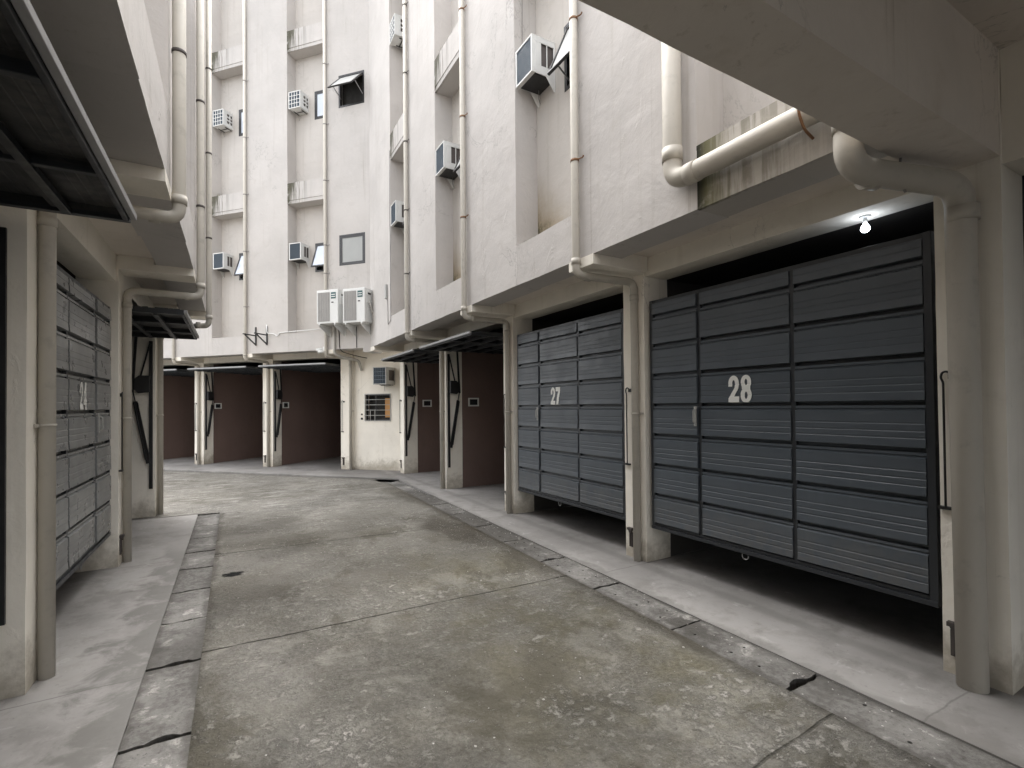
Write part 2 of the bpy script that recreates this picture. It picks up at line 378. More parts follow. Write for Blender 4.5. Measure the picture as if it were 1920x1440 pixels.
# ------------------------------------------------------------------ mesh helper
class MB:
    def __init__(s): s.v = []; s.f = []; s.sm = []
    def quad(s, a, b, c, d, smooth=False):
        n = len(s.v); s.v += [a, b, c, d]; s.f.append((n, n + 1, n + 2, n + 3)); s.sm.append(smooth)
    def box(s, x0, x1, y0, y1, z0, z1):
        n = len(s.v)
        s.v += [(x0, y0, z0), (x1, y0, z0), (x1, y1, z0), (x0, y1, z0), (x0, y0, z1), (x1, y0, z1), (x1, y1, z1), (x0, y1, z1)]
        for f in ((3, 2, 1, 0), (4, 5, 6, 7), (0, 1, 5, 4), (1, 2, 6, 5), (2, 3, 7, 6), (3, 0, 4, 7)):
            s.f.append(tuple(n + i for i in f)); s.sm.append(False)
        return s
    def bar(s, a, b, w, t, up=(0, 0, 1)):
        a = Vector(a); b = Vector(b); d = (b - a).normalized(); u = Vector(up)
        if abs(d.dot(u)) > .97: u = Vector((1, 0, 0))
        e = d.cross(u).normalized(); g = e.cross(d).normalized()
        n = len(s.v)
        for p in (a, b):
            for i, j in ((-1, -1), (1, -1), (1, 1), (-1, 1)):
                s.v.append(tuple(p + e * (i * w / 2) + g * (j * t / 2)))
        for f in ((0, 1, 2, 3), (7, 6, 5, 4), (0, 4, 5, 1), (1, 5, 6, 2), (2, 6, 7, 3), (3, 7, 4, 0)):
            s.f.append(tuple(n + i for i in f)); s.sm.append(False)
        return s
    def prism(s, pts, y0, y1, axis='y'):
        """polygon pts (u,w) extruded along axis"""
        n = len(s.v); k = len(pts)
        for y in (y0, y1):
            for (a, b) in pts:
                s.v.append((a, y, b) if axis == 'y' else (y, a, b) if axis == 'x' else (a, b, y))
        s.f.append(tuple(range(n, n + k))); s.f.append(tuple(range(n + 2 * k - 1, n + k - 1, -1))); s.sm += [False, False]
        for i in range(k):
            j = (i + 1) % k
            s.f.append((n + i, n + k + i, n + k + j, n + j)); s.sm.append(False)
        return s
    def tube(s, pts, r, seg=14, cap=True, bend=0.0, nb=6):
        P = [Vector(p) for p in pts]
        if bend > 0 and len(P) > 2:
            Q = [P[0]]
            for i in range(1, len(P) - 1):
                a, b, c = P[i - 1], P[i], P[i + 1]
                u = (a - b); w = (c - b); t = min(bend, u.length * .48, w.length * .48)
                p0 = b + u.normalized() * t; p2 = b + w.normalized() * t
                for k in range(nb + 1):
                    q = k / nb
                    Q.append(p0 * (1 - q) ** 2 + b * 2 * q * (1 - q) + p2 * q * q)
            Q.append(P[-1]); P = Q
        d0 = (P[1] - P[0]).normalized()
        up = Vector((0, 0, 1)) if abs(d0.z) < .9 else Vector((1, 0, 0))
        e = d0.cross(up).normalized(); n0 = len(s.v)
        for i, p in enumerate(P):
            if i == 0: d = P[1] - P[0]
            elif i == len(P) - 1: d = P[-1] - P[-2]
            else: d = (P[i + 1] - P[i]).normalized() + (P[i] - P[i - 1]).normalized()
            d.normalize(); e = (e - d * e.dot(d)).normalized(); g = d.cross(e)
            rr = r[i] if isinstance(r, (list, tuple)) else r
            for k in range(seg):
                a = 2 * math.pi * k / seg
                s.v.append(tuple(p + (e * math.cos(a) + g * math.sin(a)) * rr))
        for i in range(len(P) - 1):
            for k in range(seg):
                k2 = (k + 1) % seg
                s.f.append((n0 + i * seg + k, n0 + i * seg + k2, n0 + (i + 1) * seg + k2, n0 + (i + 1) * seg + k)); s.sm.append(True)
        if cap:
            s.f.append(tuple(n0 + k for k in range(seg - 1, -1, -1))); s.sm.append(False)
            m = n0 + (len(P) - 1) * seg
            s.f.append(tuple(m + k for k in range(seg))); s.sm.append(False)
        return s
    def rough(s, x0, x1, y0, y1, z0, z1, step=.2, jit=.004, faces='xyzXYZ'):
        """a box cast by hand: gridded faces pushed about by coherent noise, so that edges wander"""
        def disp(p):
            q = Vector(p) * 2.1 + Vector((s.seed, 0, 0)); q2 = Vector(p) * 9
            w = mnoise.noise_vector(q) * jit + mnoise.noise_vector(q2) * jit * .45
            return (p[0] + w[0], p[1] + w[1], p[2] + w[2])
        L = ((x0, x1), (y0, y1), (z0, z1)); N = [max(1, min(40, int(round((b - a) / step)))) for a, b in L]
        cache = {}
        def vid(i, j, k):
            key = (i, j, k)
            if key not in cache:
                p = tuple(L[a][0] + (L[a][1] - L[a][0]) * t / N[a] for a, t in enumerate(key))
                cache[key] = len(s.v); s.v.append(disp(p))
            return cache[key]
        def face(axis, side):
            a, b = [(1, 2), (2, 0), (0, 1)][axis]
            fixed = N[axis] if side else 0
            for i in range(N[a]):
                for j in range(N[b]):
                    ids = []
                    for di, dj in ((0, 0), (1, 0), (1, 1), (0, 1)):
                        key = [0, 0, 0]; key[axis] = fixed; key[a] = i + di; key[b] = j + dj
                        ids.append(vid(*key))
                    if not side: ids.reverse()
                    s.f.append(tuple(ids)); s.sm.append(False)
        for ax, (lo, hi) in enumerate((('x', 'X'), ('y', 'Y'), ('z', 'Z'))):
            if lo in faces: face(ax, 0)
            if hi in faces: face(ax, 1)
        return s
    seed = 0.0
    def mesh(s, name):
        me = bpy.data.meshes.new(name)
        me.from_pydata(s.v, [], s.f); me.update()
        me.polygons.foreach_set('use_smooth', s.sm)
        return me
    def build(s, name, mat, parent=None, loc=(0, 0, 0), bevel=0.0, rot=(0, 0, 0), label=None):
        me = s.mesh(name)
        me.materials.append(M[mat] if isinstance(mat, str) else mat)
        o = bpy.data.objects.new(name, me); col.objects.link(o)
        o.location = loc; o.rotation_euler = rot
        if parent is not None: o.parent = parent
        if bevel:
            b = o.modifiers.new('bevel', 'BEVEL'); b.width = bevel; b.segments = 2; b.limit_method = 'ANGLE'; b.angle_limit = R(40)
        if label: o['label'] = label
        return o

def empty(name, loc=(0, 0, 0), rz=0, parent=None, label=None, cat=None, group=None, rx=0):
    o = bpy.data.objects.new(name, None); col.objects.link(o)
    o.location = loc; o.rotation_euler = (rx, 0, rz); o.empty_display_size = .2
    if parent is not None: o.parent = parent
    if label: o['label'] = label
    if cat: o['category'] = cat
    if group: o['group'] = group
    return o
def tag(o, label, cat, group=None):
    o['label'] = label; o['category'] = cat
    if group: o['group'] = group
    return o
def struct(o): o['kind'] = 'structure'; return o

# ------------------------------------------------------------------ frames of the three building lines
# local x runs to the right as one faces the front, y goes into the building, z up; y = 0 is the pillar line
class Frame:
    def __init__(s, origin, ang): s.o = Vector((*origin, 0)); s.a = ang; s.m = Matrix.Translation(s.o) @ Matrix.Rotation(ang, 4, 'Z')
    def w(s, x, y, z=0): return s.m @ Vector((x, y, z))
c30, s30 = math.cos(R(30)), math.sin(R(30))
RF = Frame((3.7 * c30, 3.7 * s30), R(-60))                                   # x = -s
aL = R(29.3)
LF = Frame((-1.026 * math.cos(aL), -1.026 * math.sin(aL)), R(90) + aL)        # x = s
FF = Frame((-4.46, 12.92), -math.asin(.3007))                                # x = u
TOP = 12.6
FB, FY, RD = 3.03, -.70, .31            # facade bottom height, facade plane, recess depth
LEV = ((3.03, 3.50), (6.79, 7.32), (10.70, 11.24))

# ------------------------------------------------------------------ ground
GF = Matrix.Rotation(R(30), 4, 'Z')                                          # ground frame: x = n, y = s
GI = GF.inverted()
def g(fr, x, y): p = GI @ fr.w(x, y); return (p.x, p.y)
def sheet(name, pts, mat, z0, z1):
    mb = MB(); mb.prism(pts, z0, z1, 'z')
    o = mb.build(name, mat, rot=(0, 0, R(30))); return struct(o)
b0 = MB(); b0.quad((-60, -60, -.16), (60, -60, -.16), (60, 60, -.16), (-60, 60, -.16))
struct(b0.build('ground', 'void', rot=(0, 0, R(30))))
nin = lambda s: 2.665 + .03 * s
nout = lambda s: 2.985 + .03 * s
cR = 11.35
drive = [(nin(-9), -9), (nin(cR - 1.1), cR - 1.1), g(FF, 1.75, -1.44), g(FF, -16, -1.44), g(LF, 11.2, 9), g(LF, 9.12, 9), g(LF, 9.05, .85), g(LF, 8.9, -.84), g(LF, -9, -.84)]
sheet('driveway', drive, 'drive', -.15, 0)
sheet('pavement', [(nout(-9), -9), (9.5, -9), (9.5, 12.4), (nout(cR) + .25, 12.35), (nout(cR - .9), cR - .75)], 'apron', -.15, .002)
sheet('pavement', [g(FF, 2.4, -1.18), g(FF, 1.95, 0.4), g(FF, 1.95, 6.5), g(FF, -16, 6.5), g(FF, -16, -1.16)], 'apron', -.15, .001)
sheet('pavement', [g(LF, -9, -.55), g(LF, 8.9, -.55), g(LF, 9.02, .9), g(LF, 9.12, 9), g(LF, 11, 9), g(LF, 11, 9.5), g(LF, -9, 9.5)][:4] + [g(LF, -9, 9)], 'apron', -.15, .003)
sheet('gutter', [g(FF, 2.4, -1.50), g(FF, 2.4, -1.10), g(FF, -16, -1.10), g(FF, -16, -1.50)], 'gutter', -.15, -.03)
sheet('gutter', [(nin(8.6) - .05, 8.6), (nout(8.6) + .05, 8.6), (nout(11.4), 11.45), (nin(11) - .1, 11.2)], 'slab', -.15, -.03)
sheet('gutter', [g(LF, 8.85, -.9), g(LF, 9.2, -.8), g(LF, 9.2, 9), g(LF, 9.0, 9), g(LF, 8.8, -.5)], 'slab', -.15, -.02)

def drain_cover(y0, y1, side, label, notch=0, holes=True, dz=0., grp=None):
    """precast cover slab between the two edges of the drain, with drilled holes and a broken lifting notch"""
    rnd = random.Random(int(y0 * 100) + (7 if side == 'R' else 0))
    gap = .005
    def P(t, y):
        if side == 'R': return (nin(y) + gap + (nout(y) - nin(y) - 2 * gap) * t, y)
        return g(LF, y, -.84 + gap + .29 * t - gap)
    nx = 12; ny = max(6, int((y1 - y0) / .05))
    holeset = {}
    me = MB(); idx = {}
    def z(t, y): return -.004 + dz * .5 + mnoise.noise(Vector((t * 2, y * 2.3, 3))) * .006
    for j in range(ny + 1):
        for i in range(nx + 1):
            t = i / nx; y = y0 + .012 + (y1 - y0 - .024) * j / ny
            ya = y
            if j == 0: ya += .012 * mnoise.noise(Vector((i * .6, y0, 1))) + ((.030 - .006 * abs(i - 5)) * notch if 3 <= i <= 7 and notch else 0)
            if j == ny: ya += .010 * mnoise.noise(Vector((i * .6, y1, 2)))
            tt = t + (.02 * mnoise.noise(Vector((j * .4, y0, 5))) if i in (0, nx) else 0)
            px, py = P(tt, ya)
            idx[i, j] = len(me.v); me.v.append((px, py, z(t, ya)))
    holecells = set()
    if holes:
        for j in range(3, ny - 2, 5):
            for i in (3, 8):
                if rnd.random() < .85: holecells.add((i, j + rnd.choice((0, 1))))
    n0 = len(me.v)
    for j in range(ny):
        for i in range(nx):
            q = (idx[i, j], idx[i + 1, j], idx[i + 1, j + 1], idx[i, j + 1])
            if (i, j) in holecells:      # a small real hole: inner ring, walls going down
                ctr = sum((Vector(me.v[k]) for k in q), Vector()) / 4
                rr = .0105
                ring = []
                low = []
                for a in range(8):
                    an = 2 * math.pi * a / 8 + math.pi / 4 + math.pi
                    ring.append(len(me.v)); me.v.append((ctr.x + rr * math.cos(an), ctr.y + rr * math.sin(an), ctr.z))
                for a in range(8):
                    v = me.v[ring[a]]; low.append(len(me.v)); me.v.append((v[0], v[1], v[2] - .05))
                base = [q[0], None, q[1], None, q[2], None, q[3], None]
                for a in range(0, 8, 2):
                    c0 = base[a]; c1 = base[(a + 2) % 8]
                    me.f.append((c0, c1, ring[(a + 2) % 8], ring[a + 1], ring[a])); me.sm.append(False)
                for a in range(8):
                    b_ = (a + 1) % 8
                    me.f.append((ring[a], ring[b_], low[b_], low[a])); me.sm.append(False)
            else:
                me.f.append(q); me.sm.append(False)
    rim = [idx[i, 0] for i in range(nx + 1)] + [idx[nx, j] for j in range(1, ny + 1)] + [idx[i, ny] for i in range(nx - 1, -1, -1)] + [idx[0, j] for j in range(ny - 1, 0, -1)]
    lowr = []
    for k in rim:
        v = me.v[k]; lowr.append(len(me.v)); me.v.append((v[0], v[1], -.07))
    for a in range(len(rim)):
        b_ = (a + 1) % len(rim)
        me.f.append((rim[b_], rim[a], lowr[a], lowr[b_])); me.sm.append(False)
    o = me.build('drain_cover', 'slab', rot=(0, 0, R(30)))
    return tag(o, label, 'drain cover', grp)
GR = 'concrete covers of the drain in front of the numbered doors'
ys = [-.6, .62, 1.66, 2.52, 3.42, 4.3, 5.15, 6.0, 6.85, 7.7, 8.6]
LBR = ['drain cover nearest the camera on the right, at the frame corner', 'pale drain cover with a dark chipped end in the lower right corner', 'long pale drain cover before the right end of door 28', 'drain cover with a damp dark patch before door 28', 'cracked drain cover before the wicket end of door 28', 'drain cover with a black notch before the pillar between doors 27 and 28', 'drain cover beside the right half of door 27', 'dirty damp drain cover beside the left half of door 27', 'damp drain cover beside the pillar left of door 27', 'drain cover before the open bay next to door 27', 'farthest cover of the right hand drain']
for i in range(len(ys) - 1):
    drain_cover(ys[i], ys[i + 1], 'R', LBR[i], notch=(1 if i in (1, 2, 5, 8) else 0), dz=random.uniform(-.008, .004), grp=GR)
yl = [-.5, 1.0, 2.05, 2.95, 3.78, 4.52, 5.25, 5.95, 6.6, 7.3, 8.05, 8.85]
LBL = ['', 'drain cover at the bottom edge left of the drive', 'drain cover with long black slots at the bottom left', 'pale edged drain cover beside the left pipe', 'plain grey drain cover before the near end of door 24', 'pocked drain cover beside the middle of door 24', 'smooth cover with a short slot beside door 24', 'cover near the far end of door 24', 'narrow grey cover beside the pillar after door 24', 'dark cover second from the far end of the left drain', 'pale white topped cover at the far end of the left drain']
for i in range(1, len(yl) - 1):
    drain_cover(yl[i], yl[i + 1], 'L', LBL[i], notch=(1 if i in (2, 3, 4) else 0), holes=(i < 7), dz=random.uniform(-.008, .004), grp='concrete covers of the drain along the left pavement')

def chips():
    mb = MB(); rnd = random.Random(5)
    for k in range(900):
        u = rnd.random()
        if u < .45: s = rnd.uniform(.9, 9); n = rnd.uniform(.0, 2.75)
        elif u < .75: s = rnd.gauss(5.9, .7); n = rnd.gauss(2.55, .16)
        else: s = rnd.uniform(1, 10); n = nout(s) - abs(rnd.gauss(0, .12)) - .02
        if n > nout(s) - .02: continue
        r = rnd.uniform(.002, .006) * (1.5 if rnd.random() < .12 else 1)
        b = len(mb.v)
        pts = [(1, 0, 0), (0, 1, 0), (-1, 0, 0), (0, -1, 0), (0, 0, .7), (0, 0, -.5)]
        for p in pts:
            mb.v.append((n + p[0] * r * rnd.uniform(.6, 1.4), s + p[1] * r * rnd.uniform(.6, 1.4), .003 + p[2] * r))
        for f in ((0, 1, 4), (1, 2, 4), (2, 3, 4), (3, 0, 4), (1, 0, 5), (2, 1, 5), (3, 2, 5), (0, 3, 5)):
            mb.f.append(tuple(b + i for i in f)); mb.sm.append(False)
    o = mb.build('gravel', 'stone', rot=(0, 0, R(30))); o['kind'] = 'stuff'
    o['label'] = 'loose pale chips of concrete and grit on the drive'
chips()

# ------------------------------------------------------------------ garage door
PROF = [(0, -.026), (.062, -.026), (.064, .006), (.122, .006), (.124, -.004), (.150, -.004), (.185, .016), (.430, .016), (.440, .0138), (.462, .0138), (.474, .016),
        (.590, .016), (.600, .0138), (.620, .0138), (.632, .016), (.740, .016), (.750, .0138), (.770, .0138), (.782, .016), (.955, .019), (.972, -.026), (1, -.026)]
NROW, DH, RH = 8, 2.27, .2975
def prof_depth(z):
    t = 1 - ((z - .03) / RH) % 1.0
    for (a, da), (b, db) in zip(PROF, PROF[1:]):
        if a <= t <= b: return da + (db - da) * ((t - a) / (b - a) if b > a else 0)
    return 0
def sheet_panel(x0, x1, off=0.):
    mb = MB(); rows = []
    for r in range(NROW - 1, -1, -1):
        for t, d in PROF:
            z_ = .03 + RH * (r + 1 - t)
            if z_ < DH - .03: rows.append((z_, d))
    nx = 3; n0 = 0
    for (z, d) in rows:
        for i in range(nx + 1):
            x = x0 + (x1 - x0) * i / nx
            mb.v.append((x, -d - off + .0025 * mnoise.noise(Vector((x * 2.5, z * 3, 1.7))), z))
    for k in range(len(rows) - 1):
        for i in range(nx):
            a = k * (nx + 1) + i
            mb.f.append((a + nx + 1, a + nx + 2, a + 1, a)); mb.sm.append(False)
    # folded sheet ends
    for i in (0, nx):
        for k in range(len(rows) - 1):
            a = k * (nx + 1) + i; b = a + nx + 1
            va, vb = mb.v[a], mb.v[b]
            q = ((va[0], va[1], va[2]), (vb[0], vb[1], vb[2]), (vb[0], .02, vb[2]), (va[0], .02, va[2]))
            mb.quad(*(q if i else q[::-1]))
    return mb

def digits(txt, height, font_w):
    """heavy condensed house numerals as filled outlines (x, z), returned as a triangulated mesh through a 2D curve"""
    def arc(cx, cy, rx, ry, a0, a1, n=14):
        return [(cx + rx * math.cos(R(a0 + (a1 - a0) * i / n)), cy + ry * math.sin(R(a0 + (a1 - a0) * i / n))) for i in range(n + 1)]
    G = {
        '2': [arc(.5, .70, .50, .30, 180, -8) + [(.93, .52), (.52, .235), (1.0, .235), (1.0, 0), (0, 0), (0, .17), (.58, .56)] + arc(.5, .70, .13, .135, -10, 180, 8) + [(.37, .60), (0, .60)]],
        '7': [[(0, 1), (1.0, 1), (1.0, .80), (.66, .36), (.58, 0), (.10, 0), (.22, .40), (.52, .765), (0, .765)]],
        '8': [arc(.5, .74, .47, .26, 215, -35, 16) + arc(.5, .28, .50, .28, 42, -222, 22), arc(.5, .745, .12, .115, 0, 360, 14)[:-1], arc(.5, .27, .13, .13, 0, 360, 14)[:-1]],
        '4': [[(.42, 1), (.86, 1), (.86, .39), (1.0, .39), (1.0, .19), (.86, .19), (.86, 0), (.46, 0), (.46, .19), (0, .19), (0, .40)], [(.46, .39), (.46, .70), (.26, .39)]],
    }
    cu = bpy.data.curves.new('numeral', 'CURVE'); cu.dimensions = '2D'; cu.fill_mode = 'FRONT'
    for i, ch in enumerate(txt):
        for poly in G[ch]:
            sp = cu.splines.new('POLY'); sp.points.add(len(poly) - 1)
            for p, (a, b) in zip(sp.points, poly): p.co = (i * font_w * 1.13 + a * font_w, b * height, 0, 1)
            sp.use_cyclic_u = True
    ob = bpy.data.objects.new('numeral_outline', cu); col.objects.link(ob)
    dg = bpy.context.evaluated_depsgraph_get()
    me = bpy.data.meshes.new_from_object(ob.evaluated_get(dg))
    bpy.data.objects.remove(ob); bpy.data.curves.remove(cu)
    return me
def number_plate(txt, x, z, h, fw, parent):
    me = digits(txt, h, fw)
    bm = bmesh.new(); bm.from_mesh(me)
    cuts = sorted({.03 + RH * (r + 1 - t) for r in range(NROW) for t, d in PROF})
    for cz in cuts:
        if z < cz < z + h:
            bmesh.ops.bisect_plane(bm, geom=bm.verts[:] + bm.edges[:] + bm.faces[:], plane_co=(0, cz - z, 0), plane_no=(0, 1, 0), dist=1e-5)
    for v in bm.verts:
        X, Y = x + v.co.x, z + v.co.y
        v.co = (X, -prof_depth(Y) - .006 + .0025 * mnoise.noise(Vector((X * 2.5, Y * 3, 1.7))), Y)
    bmesh.ops.recalc_face_normals(bm, faces=bm.faces[:])
    bm.to_mesh(me); bm.free()
    me.materials.append(M['number'])
    o = bpy.data.objects.new('number', me); col.objects.link(o); o.parent = parent
    o['label'] = 'white painted number ' + txt
    return o

def garage_door(parent, x0, x1, cols, y, z, label, mat='door', num=None, raised=False, wicket=0):
    """tilt-up door of ribbed steel sheets on a dark steel frame"""
    W = x1 - x0
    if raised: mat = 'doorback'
    if raised: e = empty('garage_door', (x0, y, z), parent=parent, label=label, rx=R(-90))
    else: e = empty('garage_door', (x0, y, z), parent=parent, label=label)
    fr = MB(); t = .045
    fr.box(0, t, -.012, .045, 0, DH); fr.box(W - t, W, -.012, .045, 0, DH)
    fr.box(t, W - t, -.006, .045, DH - .04, DH); fr.box(t, W - t, -.006, .045, .006, .03)
    for c in cols: fr.box(c - .018, c + .018, -.006, .045, .03, DH - .04)
    zz = .25
    while zz < DH - .1:
        fr.box(t, W - t, .024, .058, zz, zz + .04); zz += .31
    if not raised: fr.bar((t, .065, .1), (W - t, .065, DH - .1), .03, .02)
    fr.build('frame', 'frame', e, bevel=.003)
    r = MB().box(0, W, *((-.012, .024) if raised else (-.02, .05)), -.028, .004); r.build('bottom_rail', 'rail' if raised else 'frame', e, bevel=.003)
    edges = [t] + list(cols) + [W - t]
    for i in range(len(edges) - 1):
        a = edges[i] + (.018 if i else 0.002); b = edges[i + 1] - (.018 if i < len(edges) - 2 else .002)
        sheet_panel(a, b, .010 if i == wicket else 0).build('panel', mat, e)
    if num: number_plate(num[0], num[1], num[2], num[3], num[4], e)
    if not raised:
        hx = cols[wicket] - .03 if wicket == 0 else cols[wicket - 1] + .03
        MB().box(hx - .012, hx + .012, -.04, -.028, 1.02, 1.20).tube([(hx, -.03, 1.04), (hx, -.062, 1.06), (hx, -.062, 1.16), (hx, -.03, 1.18)], .006, 8, bend=.01).build('handle', 'acgrey', e)
        mb = MB(); cx = sum(edges[1:3]) / 2
        mb.tube([(cx + .028 * math.cos(a), .0, -.05 + .028 * math.sin(a)) for a in [2 * math.pi * k / 14 for k in range(15)]], .004, 6)
        mb.build('pull_ring', 'rail', e)
    return e

def linkage(door, parent_frame, x, sgn, dy=0.):
    """tilt-up gear on the pillar's inner face, in building coordinates; sgn = +1 face looks to +x"""
    X = x + sgn * .022
    mb = MB().bar((X, .05, .42), (X, .05, 2.62), .02, .045, (0, 1, 0)).build('guide_bar', 'black', parent_frame)
    a = MB(); a.bar((X + sgn * .02, .08, .80), (X + sgn * .02, .235, 1.72), .02, .05, (0, 1, 0))
    a.bar((X + sgn * .02, .235, 1.72), (X + sgn * .02, .27, 1.90), .012, .014, (0, 1, 0))
    a.bar((X + sgn * .02, .27, 1.86), (X + sgn * .02, .225, 2.68), .02, .034, (0, 1, 0))
    a.bar((X + sgn * .02, .06, 2.58), (X + sgn * .02, .17, 2.10), .015, .022, (0, 1, 0))
    b = a.build('lift_arm', 'black', parent_frame)
    sp = MB()
    for off in (-.022, .022):
        sp.tube([(X + sgn * .045, .085 + off, .86), (X + sgn * .045, .23 + off, 1.70)], .011, 8)
    c = sp.build('spring', 'black', parent_frame)
    k = MB().prism([(.06, 1.86), (.20, 1.84), (.25, 1.90), (.25, 2.04), (.19, 2.10), (.06, 2.10)], *sorted((X - sgn * .015, X + sgn * .07)), 'x').build('counterweight', 'black', parent_frame, bevel=.006)
    for o in (mb, b, c, k):
        for v in o.data.vertices: v.co.y += dy
        o.parent = door
        o.matrix_parent_inverse = (Matrix.Translation(door.location) @ door.rotation_euler.to_matrix().to_4x4()).inverted()

# ------------------------------------------------------------------ building elements
def pillar(parent, x0, x1, depth=.34, rod=None, label=None, seed=0, z1=3.09):
    mb = MB(); mb.seed = x0 * 3.3 + seed
    mb.rough(x0, x1, 0, depth, -.05, z1, .14, .004)
    p = mb.build('pillar', 'cream', parent, label=label)
    if rod is not None:
        r = MB(); x = rod
        r.tube([(x + .045, -.010, 1.745), (x + .02, -.022, 1.78), (x - .004, -.022, 1.775), (x - .012, -.022, 1.745), (x, -.022, 1.715), (x, -.022, .98)], .0065, 8, bend=.012)
        r.box(x + .02, x + .07, -.016, .0, 1.735, 1.77); r.box(x - .035, x + .035, -.03, .0, .965, .982)
        r.build('latch_rod', 'black', p)
        k = MB()
        k.box(x - .005, x + .06, -.035, 0, .285, .31); k.prism([(x + .005, .285), (x + .05, .285), (x + .035, .255), (x + .02, .255)], -.028, 0); k.box(x + .018, x + .027, -.02, -.008, .13, .256); k.box(x + .005, x + .05, -.012, 0, .11, .262)
        k.build('latch_bracket', 'clampdark', p)
    return p

def grid_wall(parent, name, mat, x0, x1, z0, z1, yf, thick, holes, seed=0, label=None, origin=None):
    """front face with real openings; holes: (xa, xb, za, zb)"""
    xs = {x0, x1}; zs = {z0, z1}
    for h in holes: xs |= {h[0], h[1]}; zs |= {h[2], h[3]}
    def fill(s):
        s = sorted(s); out = []
        for a, b in zip(s, s[1:]):
            n = max(1, int(round((b - a) / .25))); out += [a + (b - a) * i / n for i in range(n)]
        return out + [s[-1]]
    xs = fill(xs); zs = fill(zs)
    mb = MB(); ids = {}
    inside = lambda x, z: any(h[0] < x < h[1] and h[2] < z < h[3] for h in holes)
    def vid(i, j, back):
        k = (i, j, back)
        if k not in ids:
            p = Vector((xs[i], yf, zs[j])); w = mnoise.noise_vector(p * 2 + Vector((seed, 0, 0))) * .004
            ids[k] = len(mb.v); mb.v.append((xs[i] + w.x * .3, yf + w.y + (thick if back else 0), zs[j] + w.z * .3))
        return ids[k]
    for i in range(len(xs) - 1):
        for j in range(len(zs) - 1):
            cx, cz = (xs[i] + xs[i + 1]) / 2, (zs[j] + zs[j + 1]) / 2
            if inside(cx, cz): continue
            mb.f.append((vid(i, j, 0), vid(i + 1, j, 0), vid(i + 1, j + 1, 0), vid(i, j + 1, 0))); mb.sm.append(False)
            for di, dj, e in ((-1, 0, ((i, j + 1), (i, j))), (1, 0, ((i + 1, j), (i + 1, j + 1))), (0, -1, ((i, j), (i + 1, j))), (0, 1, ((i + 1, j + 1), (i, j + 1)))):
                ii, jj = i + di, j + dj
                out = not (0 <= ii < len(xs) - 1 and 0 <= jj < len(zs) - 1)
                if out or inside((xs[ii] + xs[ii + 1]) / 2, (zs[jj] + zs[jj + 1]) / 2):
                    (a, b), (c, d) = e
                    mb.f.append((vid(c, d, 0), vid(a, b, 0), vid(a, b, 1), vid(c, d, 1))); mb.sm.append(False)
    if origin:
        mb.v = [(v[0] - origin[0], v[1] - origin[1], v[2] - origin[2]) for v in mb.v]
    return mb.build(name, mat, parent, loc=origin or (0, 0, 0), label=label)

def window(parent, xa, xb, za, zb, yf, open_deg=0, glass='glass', label=None, reveal=.05):
    e = empty('window', (xa, yf, za), parent=parent, label=label)
    W, H = xb - xa, zb - za; t = .045
    f = MB(); y0, y1 = reveal - .055, reveal + .02
    f.box(0, t, y0, y1, 0, H); f.box(W - t, W, y0, y1, 0, H); f.box(t, W - t, y0, y1, 0, t); f.box(t, W - t, y0, y1, H - t, H)
    f.build('frame', 'alu', e, bevel=.004)
    MB().box(-.0, W, reveal + .10, reveal + .14, 0, H).build('unlit_room_board', 'void', e)  # dark board painted as the unlit room behind the opening
    s = empty('sash', (0, y0 + .01, H - t), parent=e)
    s.rotation_euler = (R(-open_deg), 0, 0)
    sm = MB(); b = .034; a0, a1 = t - .004, W - t + .004; h = H - 2 * t + .006
    sm.box(a0, a0 + b, -.006, .026, -h, 0); sm.box(a1 - b, a1, -.006, .026, -h, 0); sm.box(a0 + b, a1 - b, -.006, .026, -b, 0); sm.box(a0 + b, a1 - b, -.006, .026, -h, -h + b)
    so = sm.mesh('sash'); so.materials.append(M['alu'])
    so2 = bpy.data.objects.new('sash', so); col.objects.link(so2); so2.parent = e; so2.location = s.location; so2.rotation_euler = s.rotation_euler
    bpy.data.objects.remove(s)
    p = MB().box(a0 + b, a1 - b, .006, .014, -h + b, -b).build('pane', glass, e); p.location = so2.location; p.rotation_euler = so2.rotation_euler
    if open_deg:
        st = MB()
        for x in (a0 + .01, a1 - .01):
            yy = -math.sin(R(open_deg)) * h * .7; z_ = H - t - math.cos(R(open_deg)) * h * .7
            st.bar((x, .03, z_ - .16), (x, yy + y0 + .01, z_), .008, .02)
        st.build('stay', 'rail', e)
    return e

def garage_shell(parent, bays, x0, x1, depth=5.2, wall='brown', dark=()):
    """ceiling, back wall and dividing walls behind the pillars"""
    mb = MB(); mb.box(x0, x1, .32, depth, 2.925, 3.085); mb.build('garage_ceiling', 'shadewall', parent)
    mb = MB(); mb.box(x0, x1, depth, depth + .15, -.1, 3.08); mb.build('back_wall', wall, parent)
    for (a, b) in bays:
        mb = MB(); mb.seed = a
        mb.rough(a + .012, b - .012, .34, depth, -.05, 2.92, .4, .003); mb.build('dividing_wall', 'shadewall' if (a, b) in dark else wall, parent)

